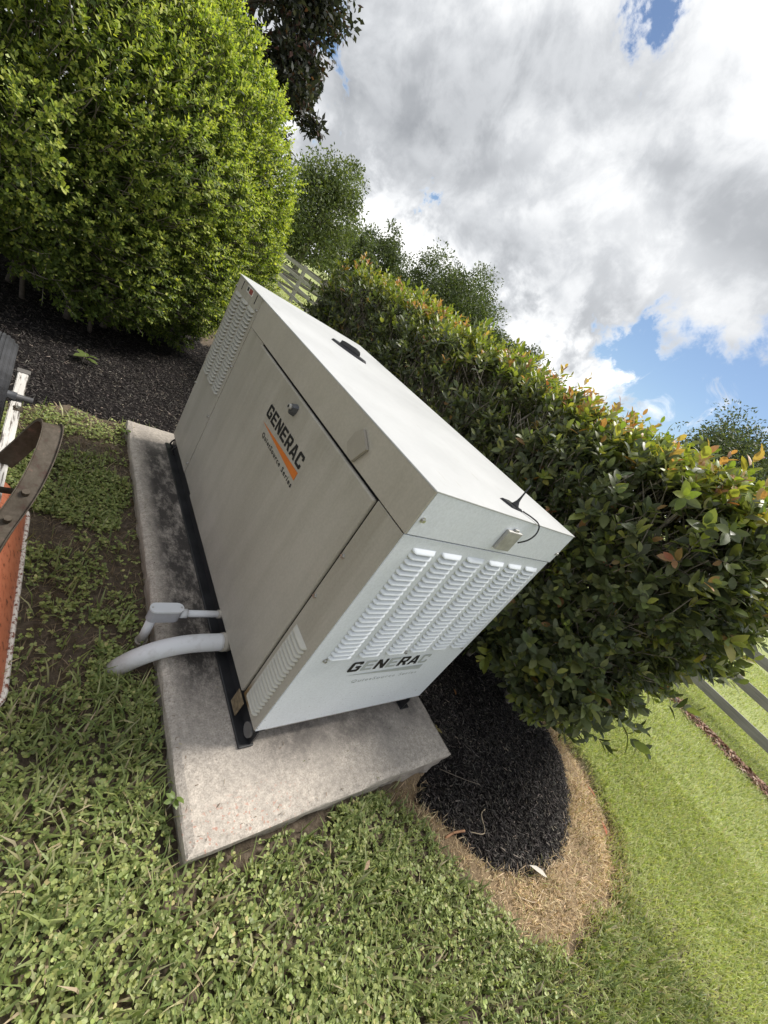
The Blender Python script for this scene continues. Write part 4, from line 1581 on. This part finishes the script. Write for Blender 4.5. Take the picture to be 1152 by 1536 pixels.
for i in range(18):
    a = rng.uniform(0, 6.28)
    r0 = rng.uniform(0.2, 0.95)
    x0, y0 = BC[0] + math.cos(a) * r0 * 0.9, BC[1] + math.sin(a) * r0 * 0.75
    if i < 7:
        x0, y0 = -1.15 + i * 0.17 + rng.normal(0, 0.05), 3.72 + rng.normal(0, 0.10) + abs(i - 3) * 0.03
    d_ = rng.normal(0, 0.22, 2)
    tube('stem', smooth_path([(x0, y0, G0 - 0.05), (x0 + d_[0] * 0.3, y0 + d_[1] * 0.3, 0.35), (x0 + d_[0] * 0.8, y0 + d_[1] * 0.8 + 0.1, 0.9), (x0 + d_[0] * 1.5, y0 + d_[1] * 1.4 + 0.2, 1.7)], 4),
         list(np.linspace(0.030 if i % 2 else 0.018, 0.010, 13)), MT['bark'], bush, 8)


# ------------------------------------------------------------------ trees beyond
def tree(name, label, base, height, crown, nclump, nleaf, lsize, stops, bark, group=None, seed=1, clump=0.20, low=0.25, kind='broad', limbs=9, trunk_r=0.2):
    """crown = (cx, cy, cz, rx, ry, rz) relative to the base."""
    r = np.random.default_rng(seed)
    t = thing(name, label, 'tree', base, group)
    B = np.array(base)
    cx, cy, cz, rx, ry, rz = crown
    u = unit(r.normal(0, 1, (nclump, 3)))
    rad = r.uniform(0.35, 1.0, nclump) ** 0.5
    cc = B + np.array([cx, cy, cz]) + u * rad[:, None] * np.array([rx, ry, rz]) * (0.80 + 0.3 * r.random((nclump, 1))) * (1 + 0.30 * np.sin(3 * np.arctan2(u[:, 1], u[:, 0]) + seed) * np.cos(2.5 * u[:, 2] + seed * 1.7))[:, None]
    tp = [Vector(B + np.array([0, 0, -0.1])), Vector(B + np.array([cx * 0.2, cy * 0.2, height * 0.2])), Vector(B + np.array([cx * 0.6, cy * 0.6, cz * 0.75])), Vector(B + np.array([cx, cy, cz + rz * 0.5]))]
    tk = tube('trunk', smooth_path(tp, 4), list(np.linspace(trunk_r, trunk_r * 0.22, 13)), bark, t, 9)
    for i in range(limbs):
        c = cc[i]
        s = B + np.array([cx * 0.5, cy * 0.5, 0]) + np.array([0, 0, height * r.uniform(low, 0.6)])
        mid = (s + c) / 2 + r.normal(0, 0.05 * height, 3) * np.array([1, 1, 0.4])
        tube('limb', smooth_path([Vector(s), Vector(mid), Vector(c)], 4), list(np.linspace(trunk_r * 0.42, trunk_r * 0.08, 9)), bark, tk, 6)
    k = np.repeat(np.arange(nclump), nleaf)
    cs = clump * np.array([rx, ry, rz]).mean() * r.uniform(0.6, 1.4, nclump)
    off = unit(r.normal(0, 1, (len(k), 3))) * (r.random((len(k), 1)) ** 0.45) * cs[k][:, None] * np.array([1.15, 1.15, 0.8])
    p = cc[k] + off
    ax = unit(off / cs[k][:, None] * 0.8 + r.normal(0, 0.8, (len(k), 3)) + np.array([0, 0, -0.1]))
    nr = unit(r.normal(0, 0.7, (len(k), 3)) + np.array([0, 0, 0.8]))
    col = palette(len(k), stops, 0.22) * 0.8 * r.uniform(0.8, 1.2, nclump)[k][:, None]
    sz = lsize * r.uniform(0.7, 1.3, len(k))
    link('crown', foliage_mesh('crown', DIAMOND, p, ax, nr, sz, col), MT['tree_leaf'], t)
    return t


def far(az, dist):
    a = math.radians(az)
    x, y = CAM[0] + dist * math.sin(a), CAM[1] + dist * math.cos(a)
    return (x, y, float(ground_h(x, y)))


oak = [(4, (0.095, 0.125, 0.055)), (3, (0.125, 0.16, 0.07)), (2, (0.16, 0.195, 0.085)), (1, (0.06, 0.085, 0.04))]  # far crowns greyed: distance haze mixed into the leaf colours
pale = [(3, (0.13, 0.165, 0.065)), (3, (0.165, 0.205, 0.08)), (2, (0.21, 0.25, 0.085)), (2, (0.085, 0.115, 0.05))]
greyo = [(3, (0.095, 0.12, 0.068)), (3, (0.125, 0.15, 0.085)), (1, (0.16, 0.185, 0.11)), (1, (0.06, 0.08, 0.048))]
magn = [(5, (0.030, 0.036, 0.030)), (4, (0.052, 0.056, 0.048)), (1.1, (0.085, 0.045, 0.04)), (0.4, (0.14, 0.065, 0.05)), (1.6, (0.10, 0.10, 0.10))]
tree('dark_leaved_tree', 'dark tree with brownish red leaves rising behind the rounded bush', far(9.8, 11.0), 6.6, (-0.1, 0, 3.9, 1.42, 1.5, 2.5), 110, 300, 0.115, magn, MT['bark'], seed=4, clump=0.21, kind='narrow', trunk_r=0.13)
tree('pale_tree', 'tall loose pale green tree with whitish bare limbs beyond the fence', far(21.6, 34.0), 7.2, (0.2, 0, 3.9, 3.0, 2.6, 3.4), 105, 230, 0.21, pale, MT['pale_bark'], seed=8, clump=0.29, limbs=16, low=0.12, trunk_r=0.24)
tree('bushy_tree', 'small bushy tree between the pale tree and the round oak', far(29.3, 44.0), 7.8, (0, 0, 4.6, 2.3, 2.2, 2.7), 65, 190, 0.24, oak, MT['bark'], seed=15, clump=0.32, trunk_r=0.25)
tree('bushy_tree', 'low dark bushy tree tucked against the pale tree', far(26.4, 40.0), 5.6, (0, 0, 3.3, 1.7, 1.8, 2.2), 50, 170, 0.24, oak, MT['bark'], seed=19, clump=0.34, trunk_r=0.2)
tree('oak_tree', 'broad grey green oak rising above the middle of the hedge', far(40.0, 48.0), 10.0, (0, 0, 5.6, 5.8, 4.8, 4.2), 170, 220, 0.27, oak, MT['bark'], seed=23, clump=0.29, trunk_r=0.4)
tree('oak_tree', 'smaller oak on the low shoulder of the broad oak', far(47.2, 50.0), 7.8, (0, 0, 4.4, 3.0, 2.8, 3.0), 70, 180, 0.27, oak, MT['bark'], seed=29, clump=0.32, trunk_r=0.3)
tree('oak_tree', 'little round oak showing its top over the red hedge tips', far(52.0, 56.0), 8.6, (0, 0, 5.0, 2.3, 2.3, 3.2), 50, 170, 0.28, oak, MT['bark'], seed=31, clump=0.34, trunk_r=0.25)
tree('bushy_tree', 'grey green thicket tree filling the gap left of the broad oak', far(33.2, 52.0), 7.0, (0, 0, 4.0, 3.0, 2.6, 3.0), 60, 190, 0.27, oak, MT['bark'], seed=41, clump=0.33, trunk_r=0.25)
tree('spreading_oak', 'grey green spreading oak over the end of the hedge under blue sky', far(79.5, 34.0), 8.8, (0, 0, 5.0, 5.2, 5.4, 3.9), 230, 240, 0.20, greyo, MT['bark'], seed=37, clump=0.28, trunk_r=0.4)

# ------------------------------------------------------------------ board fences round the paddock
def fence(name, label, a, b, bay, boards=(0.059, 0.370, 0.682, 0.995), bw=0.108, post_h=1.28, wood='fence'):
    a, b = np.array(a, float), np.array(b, float)
    Ln = np.linalg.norm(b - a)
    d = (b - a) / Ln
    nrm_ = np.array([d[1], -d[0]])
    t = thing(name, label, 'fence', (*((a + b) / 2), G0))
    nb_ = int(round(Ln / bay))
    pm = bmesh.new()
    add_box(pm, -0.055, 0.055, -0.055, 0.055, -0.25, post_h, 0.008)
    pmesh = bm_mesh(pm, 'post')
    pmesh.materials.append(MT[wood])
    bmm = bmesh.new()
    add_box(bmm, -0.011, 0.011, -bay / 2 + 0.003, bay / 2 - 0.003, 0, bw, 0.003)
    bmesh_ = bm_mesh(bmm, 'board')
    bmesh_.materials.append(MT[wood])
    rot = math.atan2(d[1], d[0]) - math.pi / 2
    for i in range(nb_ + 1):
        p = a + d * bay * i
        gz = float(ground_h(p[0], p[1]))
        o = link('post', pmesh, None, t, (p[0] + nrm_[0] * 0.068, p[1] + nrm_[1] * 0.068, gz))
        o.rotation_euler = (rnd.gauss(0, 0.012), rnd.gauss(0, 0.012), rot)
        if i < nb_:
            c = a + d * bay * (i + 0.5)
            for z in boards:
                gz2 = float(ground_h(c[0], c[1])) - G0
                o = link('board', bmesh_, None, t, (c[0], c[1], z + gz2 + rnd.gauss(0, 0.004)))
                o.rotation_euler = (rnd.gauss(0, 0.002), rnd.gauss(0, 0.01), rot)


fence('board_fence', 'weathered grey four board fence running along the lawn past the hedge', (5.5, -4.6), (5.5, 17.0), 2.4)
fence('board_fence', 'far grey board fence crossing below the pale tree', (5.5, 17.3), (36.7, 21.5), 2.4, wood='fence_backlit')

# ------------------------------------------------------------------ grass and weeds
def scatter(n, x0, x1, y0, y1):
    return rng.uniform(x0, x1, n), rng.uniform(y0, y1, n)


def blades(name, x, y, z, ln, wd, col, lean=0.6, label=None, cat=None, mat=None):
    n = len(x)
    th = rng.random(n) * 6.283
    le = np.abs(rng.normal(0, lean, n)) + 0.15
    h = np.stack([np.cos(th), np.sin(th), np.zeros(n)], 1)
    s = np.stack([-np.sin(th), np.cos(th), np.zeros(n)], 1)
    up = np.array([[0, 0, 1.0]])
    b = np.stack([x, y, z], 1)
    d1 = unit(up + h * (le * 0.55)[:, None])
    d2 = unit(up * 0.75 + h * (le * 1.5)[:, None])
    m1 = b + d1 * (ln * 0.55)[:, None]
    tip = m1 + d2 * (ln * 0.5)[:, None]
    hw = (wd / 2)[:, None]
    V = np.stack([b - s * hw * 0.8, b + s * hw * 0.8, m1 - s * hw, m1 + s * hw, tip], 1).reshape(-1, 3)
    o5 = (np.arange(n) * 5)[:, None]
    q = np.array([[0, 1, 3, 2]]) + o5
    t = np.array([[2, 3, 4]]) + o5
    c = np.repeat(col, 5, axis=0).reshape(n, 5, 3)
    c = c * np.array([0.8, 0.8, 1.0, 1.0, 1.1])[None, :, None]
    me_ = npmesh(name, V, [t, q], cols=c.reshape(-1, 3))
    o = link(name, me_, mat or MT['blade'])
    return tag(o, label, cat, kind='stuff')


def weed_density(x, y):
    d = np.ones(len(x))
    d *= np.clip(1 - sstep(pad_sd(x, y), -0.02, -0.004), 0, 1)
    d *= 1 - sstep(mulch_sd(x, y), -0.08, 0.0)
    d *= 1 - sstep(straw_sd(x, y), -0.07, 0.0)
    left = x < -0.2
    n1 = fbm(x * 5.5, y * 5.5, 71, 4)
    # worn soil between barrow and slab
    soilband = left & (y > 0.34) & (y < 0.62)
    d = np.where(soilband, d * (0.10 + 0.9 * (n1 > 0.62)), d)
    worn = left & (y >= 0.62) & (y < 1.15) & (x > -0.43 + 0.08 * np.sin(y * 9))
    d = np.where(worn, d * (0.10 + 0.5 * (n1 > 0.62)), d)
    mid = left & (y >= 0.62) & ~worn
    d = np.where(mid, d * 0.9 * sstep(n1, 0.38, 0.52), d)
    d = np.where(left & (y > 1.75), d * 0.45, d)
    # thin places in the near turf and a bare line along the slab front
    d = np.where(~left | (y <= 0.34), d * (0.25 + 0.75 * sstep(n1, 0.26, 0.38)), d)
    front = (y < PAD[2]) & (y > PAD[2] - 0.055) & (x > -0.25) & (x < 0.3)
    d = np.where(front, d * (0.15 + 0.6 * (n1 > 0.5)), d)
    return d


greens = [(4, (0.22, 0.26, 0.08)), (3, (0.275, 0.315, 0.10)), (2, (0.16, 0.20, 0.06)), (1.4, (0.33, 0.36, 0.13)), (0.6, (0.40, 0.37, 0.16))]
bladesc = [(4, (0.205, 0.25, 0.08)), (3, (0.26, 0.30, 0.11)), (2, (0.145, 0.19, 0.06)), (1.2, (0.36, 0.35, 0.18)), (0.6, (0.45, 0.38, 0.24))]

# round leaved ground cover, leaves in small whorls
x, y = scatter(140000, -1.25, 1.35, -1.6, 2.3)
d = weed_density(x, y) * np.where(x > 0.55, 0.55 * sstep(-x, -1.25, -0.55) + 0.10, 1.0) * (0.30 + 0.70 * sstep(fbm(x * 2.3, y * 2.3, 17, 3), 0.36, 0.55))
k = (rng.random(len(x)) < d)
x, y = x[k], y[k]
z = ground_h(x, y) + rng.uniform(0.004, 0.036, len(x)) * (0.5 + fbm(x * 6, y * 6, 18, 2))
P = np.stack([x, y, z], 1)
s_ = seen(P)
P = P[s_]
wp, wa, wnn, wsz = [], [], [], []
nw = len(P)
ph = rng.random(nw) * 6.283
for j in range(3):
    th = ph + j * 2.09 + rng.normal(0, 0.3, nw)
    a = np.stack([np.cos(th), np.sin(th), rng.normal(0.15, 0.30, nw)], 1)
    wp.append(P)
    wa.append(a)
    wnn.append(unit(np.array([[0, 0, 1.0]]) + rng.normal(0, 0.30, (nw, 3))))
    wsz.append(rng.uniform(0.0065, 0.0138, nw))
wp, wa, wnn, wsz = [np.concatenate(q) for q in (wp, wa, wnn, wsz)]
colw = palette(len(wp), greens, 0.2) * 1.12
me = foliage_mesh('ground_cover', oval_template(), wp, wa, wnn, wsz, colw)
tag(link('ground_cover', me, MT['blade']), 'low round leaved green weeds covering the soil beside the slab', 'weeds', kind='stuff')

# coarse grass among the weeds
x, y = scatter(120000, -1.3, 1.7, -1.9, 2.4)
d = weed_density(x, y) * np.where(x < 0.35, 0.55, 0.9) * np.where((x < -0.2) & (y > 0.5), 0.4, 1.0)
k = rng.random(len(x)) < d
x, y = x[k], y[k]
s_ = seen(np.stack([x, y, ground_h(x, y)], 1))
x, y = x[s_], y[s_]
n = len(x)
blades('coarse_grass', x, y, ground_h(x, y) - 0.003, rng.uniform(0.035, 0.105, n) * np.where(x > 0.5, 0.75, 1.0), rng.uniform(0.003, 0.0075, n), palette(n, bladesc, 0.2), 0.75,
       'coarse green grass blades among the weeds near the slab', 'grass')

# mown lawn to the right, thinner and longer with distance
lawnc = [(4, (0.38, 0.42, 0.155)), (3, (0.45, 0.485, 0.195)), (2, (0.28, 0.33, 0.105)), (2.4, (0.52, 0.53, 0.27)), (0.8, (0.58, 0.52, 0.32))]
X_, Y_ = [], []
for (n, a, b, c, e_) in ((140000, 0.9, 3.2, -3.2, 0.6), (135000, 2.0, 6.5, -5.2, 0.8), (32000, 6.5, 12.0, -6.0, 0.5)):
    x, y = scatter(n, a, b, c, e_)
    d = np.ones(n) * sstep(x + wob(x, y, 0.25, 2, 7), 0.75, 1.35)
    d *= 1 - sstep(mulch_sd(x, y), -0.06, 0.0)
    d *= 1 - sstep(straw_sd(x, y) + 0.10 * (fbm(x * 9, y * 9, 48, 2) - 0.5), -0.05, 0.03)
    d *= 1 - 0.98 * sstep(-np.abs(x - 4.86), -0.17, -0.12)
    k = rng.random(n) < d
    x, y = x[k], y[k]
    s_ = seen(np.stack([x, y, ground_h(x, y)], 1), 0.12)
    X_.append(x[s_])
    Y_.append(y[s_])
x, y = np.concatenate(X_), np.concatenate(Y_)
n = len(x)
dist = np.hypot(x - CAM[0], y - CAM[1])
tone = 0.82 + 0.36 * fbm(x * 2.2, y * 0.5, 88, 3)[:, None]
blades('mown_lawn', x, y, ground_h(x, y) - 0.004, rng.uniform(0.020, 0.044, n) * (1 + dist * 0.06), rng.uniform(0.0022, 0.0042, n) * (0.8 + dist * 0.16), palette(n, lawnc, 0.18) * tone * 1.12, 0.7,
       'pale green mown lawn stretching to the board fence', 'lawn')
# tall bright grass seen past the bush and under the far fence
x, y = scatter(26000, 0.6, 9.0, 5.2, 24.0)
k = (mulch_sd(x, y) < -0.05) & seen(np.stack([x, y, ground_h(x, y)], 1), 0.05)
x, y = x[k], y[k]
n = len(x)
blades('paddock_grass', x, y, ground_h(x, y) - 0.01, rng.uniform(0.05, 0.12, n), rng.uniform(0.010, 0.022, n), palette(n, lawnc, 0.2), 0.6, 'bright paddock grass beyond the bush and hedge', 'grass')

# dry straw thatch round the mulch
x, y = scatter(44000, 0.55, 2.35, -1.1, 0.3)
d = sstep(straw_sd(x, y), -0.11, 0.03) * (1 - sstep(mulch_sd(x, y), -0.005, 0.03)) * (0.35 + 0.65 * sstep(fbm(x * 6, y * 6, 44, 3), 0.38, 0.54)) * (0.35 + 0.65 * sstep(x, 0.85, 1.1))
k = (rng.random(len(x)) < d) & (pad_sd(x, y) < -0.01)
x, y = x[k], y[k]
n = len(x)
strawc = [(4, (0.50, 0.38, 0.23)), (3, (0.38, 0.275, 0.155)), (2, (0.60, 0.48, 0.32)), (1, (0.22, 0.15, 0.09)), (0.5, (0.28, 0.29, 0.10))]
blades('straw_thatch', x, y, ground_h(x, y) - 0.002, rng.uniform(0.018, 0.050, n), rng.uniform(0.0015, 0.0032, n), palette(n, strawc, 0.2) * (0.80 + 0.85 * fbm(x * 5, y * 5, 46, 3)[:, None]), 1.6,
       'dead straw coloured grass ringing the mulch mound', 'dead grass', MT['straw'])
# dead bits on the worn soil
x, y = scatter(5200, -1.0, -0.21, 0.2, 2.2)
k = seen(np.stack([x, y, ground_h(x, y)], 1)) & (mulch_sd(x, y) < 0)
x, y = x[k], y[k]
n = len(x)
blades('dry_litter', x, y, ground_h(x, y) + 0.001, rng.uniform(0.015, 0.06, n), rng.uniform(0.0012, 0.003, n), palette(n, strawc, 0.25) * 0.55, 2.6,
       'thin dry grass litter on the worn soil beside the slab', 'litter', MT['straw'])


# mulch shreds
def shreds(name, x, y, z, ln, wd, col, label, cat, tilt=0.35):
    n = len(x)
    th = rng.random(n) * 6.283
    a = np.stack([np.cos(th), np.sin(th), rng.normal(0, tilt, n)], 1)
    nr = unit(np.array([[0, 0, 1.0]]) + rng.normal(0, 0.5, (n, 3)))
    V = np.array([(0, 0.4, 0), (0.15, -0.5, 0.03), (1, -0.25, 0), (0.8, 0.5, 0.03)], float)
    tpl = (V, np.zeros((0, 3), int), np.array([(0, 1, 2, 3)]))
    VV, t, q = instance(tpl, np.stack([x, y, z], 1) - unit(a) * (ln / 2)[:, None], a, nr, ln, wd)
    me_ = npmesh(name, VV, [q], cols=np.repeat(col, 4, axis=0))
    return tag(link(name, me_, MT['chips']), label, cat, kind='stuff')


mulc = [(4, (0.022, 0.0195, 0.018)), (4, (0.044, 0.038, 0.034)), (3, (0.080, 0.070, 0.063)), (1.2, (0.13, 0.115, 0.10)), (0.4, (0.24, 0.20, 0.16))]
xa, ya = scatter(70000, 0.75, 2.15, -0.85, 1.2)
xb, yb = scatter(90000, -1.9, 1.4, 1.9, 5.4)
x, y = np.concatenate([xa, xb]), np.concatenate([ya, yb])
k = (mulch_sd(x, y) > -0.012) & (pad_sd(x, y) < -0.012)
x, y = x[k], y[k]
k = seen(np.stack([x, y, ground_h(x, y)], 1))
x, y = x[k], y[k]
n = len(x)
shreds('mulch_shreds', x, y, mulch_h(x, y) + rng.uniform(0.0, 0.014, n), rng.uniform(0.006, 0.030, n) * (1 + 0.5 * (rng.random(n) < 0.08)), rng.uniform(0.0015, 0.0055, n), palette(n, mulc, 0.3),
       'shredded black bark mulch lying over the bed', 'mulch')
x, y = scatter(900, -0.21, 0.96, -0.24, 0.0)
xl, yl = scatter(700, -0.21, -0.03, 0.0, 2.1)
x, y = np.concatenate([x, xl]), np.concatenate([y, yl])
k = rng.random(len(x)) < 0.03 + 0.35 * (np.minimum(x - PAD[0], y - PAD[2]) < 0.035)
x, y = x[k], y[k]
n = len(x)
shreds('slab_litter', x, y, np.full(n, 0.0035), rng.uniform(0.004, 0.018, n), rng.uniform(0.001, 0.003, n),
       palette(n, [(3, (0.20, 0.15, 0.10)), (2, (0.10, 0.075, 0.05)), (1.5, (0.32, 0.26, 0.17)), (1, (0.15, 0.17, 0.06))], 0.3), 'scattered clippings and crumbs on the concrete slab', 'litter', 0.08)
x, y = scatter(9000, 4.70, 5.00, -4.6, 2.0)
n = len(x)
x = 4.86 + (x - 4.85) * (0.6 + 0.6 * rng.random(n))
shreds('bark_strip', x, y, ground_h(x, y) + 0.035 * (1 - np.abs(x - 4.86) / 0.17) + rng.uniform(-0.01, 0.012, n), rng.uniform(0.02, 0.07, n), rng.uniform(0.008, 0.022, n),
       palette(n, [(3, (0.42, 0.26, 0.18)), (2, (0.52, 0.38, 0.29)), (2, (0.27, 0.14, 0.095)), (1, (0.12, 0.07, 0.05))], 0.2), 'reddish bark strip along the foot of the board fence', 'bark')

# ------------------------------------------------------------------ small loose things
def curled_leaf(name, label, loc, size, rot, col, tilt=0.2, group=None):
    V, T, Q = leaf_template('narrow', 0.18, 0.25)
    V = V.copy()
    V[:, 2] += 0.25 * (V[:, 0] - 0.5) ** 2
    me_ = npmesh(name, V * size, [T, Q], cols=np.tile(np.array(col), (len(V), 1)), smooth=True)
    o = link(name, me_, MT['straw'], None, loc)
    o.rotation_euler = (tilt, -0.1, rot)
    return tag(o, label, 'leaf', group)


def gz_(x, y, up=0.012):
    return (x, y, float(mulch_h(x, y) if mulch_sd(np.array([x]), np.array([y]))[0] > 0 else ground_h(x, y)) + up)


curled_leaf('fallen_leaf', 'pale whitish fallen leaf lying on the dead straw below the mulch', gz_(1.17, -0.80, 0.03), 0.085, 2.2, (0.62, 0.58, 0.52))
curled_leaf('fallen_leaf', 'reddish fallen leaf at the lawn edge of the straw ring', gz_(1.88, -0.86, 0.03), 0.09, 0.7, (0.33, 0.10, 0.045))
curled_leaf('fallen_leaf', 'brown fallen leaf between the straw ring and the lawn', gz_(2.02, -0.72, 0.03), 0.08, 1.3, (0.30, 0.12, 0.06))
curled_leaf('fallen_leaf', 'tan fallen leaf in the weeds in front of the slab corner', gz_(0.33, -0.46, 0.035), 0.045, 0.4, (0.36, 0.25, 0.17))
curled_leaf('fallen_leaf', 'orange brown leaf on the dark mulch beside the slab', gz_(1.31, 0.02, 0.02), 0.05, 1.0, (0.30, 0.14, 0.05))


def stick(label, pts, r, col):
    o = tube('dry_twig', smooth_path([Vector(gz_(*p)) for p in pts], 4), r, plain('twig_' + str(len(bpy.data.materials)), col, 0.8), None, 6)
    return tag(o, label, 'twig')


stick('orange brown stick on the straw beside the mulch', [(0.80, -0.50), (0.86, -0.50), (0.91, -0.515)], 0.005, (0.38, 0.20, 0.11))
stick('thin curved pale twig on the mulch edge', [(0.93, -0.53), (1.00, -0.56), (1.05, -0.50), (1.09, -0.49)], 0.0022, (0.40, 0.32, 0.22))
stick('thin pale twig lying on the straw below the mulch', [(0.98, -0.78), (1.06, -0.83), (1.14, -0.82)], 0.0022, (0.48, 0.38, 0.26))
stick('straight thin twig across the dark mulch', [(1.00, -0.26), (1.07, -0.34), (1.14, -0.40)], 0.002, (0.17, 0.14, 0.11))


def sprout(label, x, y, n, size, col, h=0.05):
    t = thing('seedling', label, 'plant', gz_(x, y, 0))
    b = Vector(gz_(x, y, 0))
    tube('stem', [b, b + Vector((0.004, 0.003, h))], [0.002, 0.0015], MT['twig'], t, 6)
    V, T, Q = leaf_template('broad', 0.15, 0.12)
    me_ = npmesh('leaf', V * size, [T, Q], cols=np.tile(np.array(col), (len(V), 1)), smooth=True)
    me_.materials.append(MT['hedge_leaf'])
    for i in range(n):
        o = link('leaf', me_, None, t, b + Vector((0.004, 0.003, h * (0.6 + 0.4 * i / n))))
        o.rotation_euler = (rnd.gauss(0, 0.2), -0.25 + rnd.gauss(0, 0.15), i * 6.283 / n + rnd.gauss(0, 0.3))


sprout('young seedling with pale leaves in the dark mulch under the bush', -0.44, 2.92, 5, 0.085, (0.13, 0.17, 0.05), 0.07)
sprout('leafy weed growing at the front edge of the slab', -0.235, -0.10, 6, 0.030, (0.16, 0.22, 0.06), 0.10)
sprout('small weed at the far corner of the slab', -0.235, 2.00, 7, 0.035, (0.12, 0.17, 0.045), 0.09)
sprout('dry yellowish sprig on the mulch beside the slab corner', 1.03, -0.12, 5, 0.030, (0.33, 0.27, 0.12), 0.02)
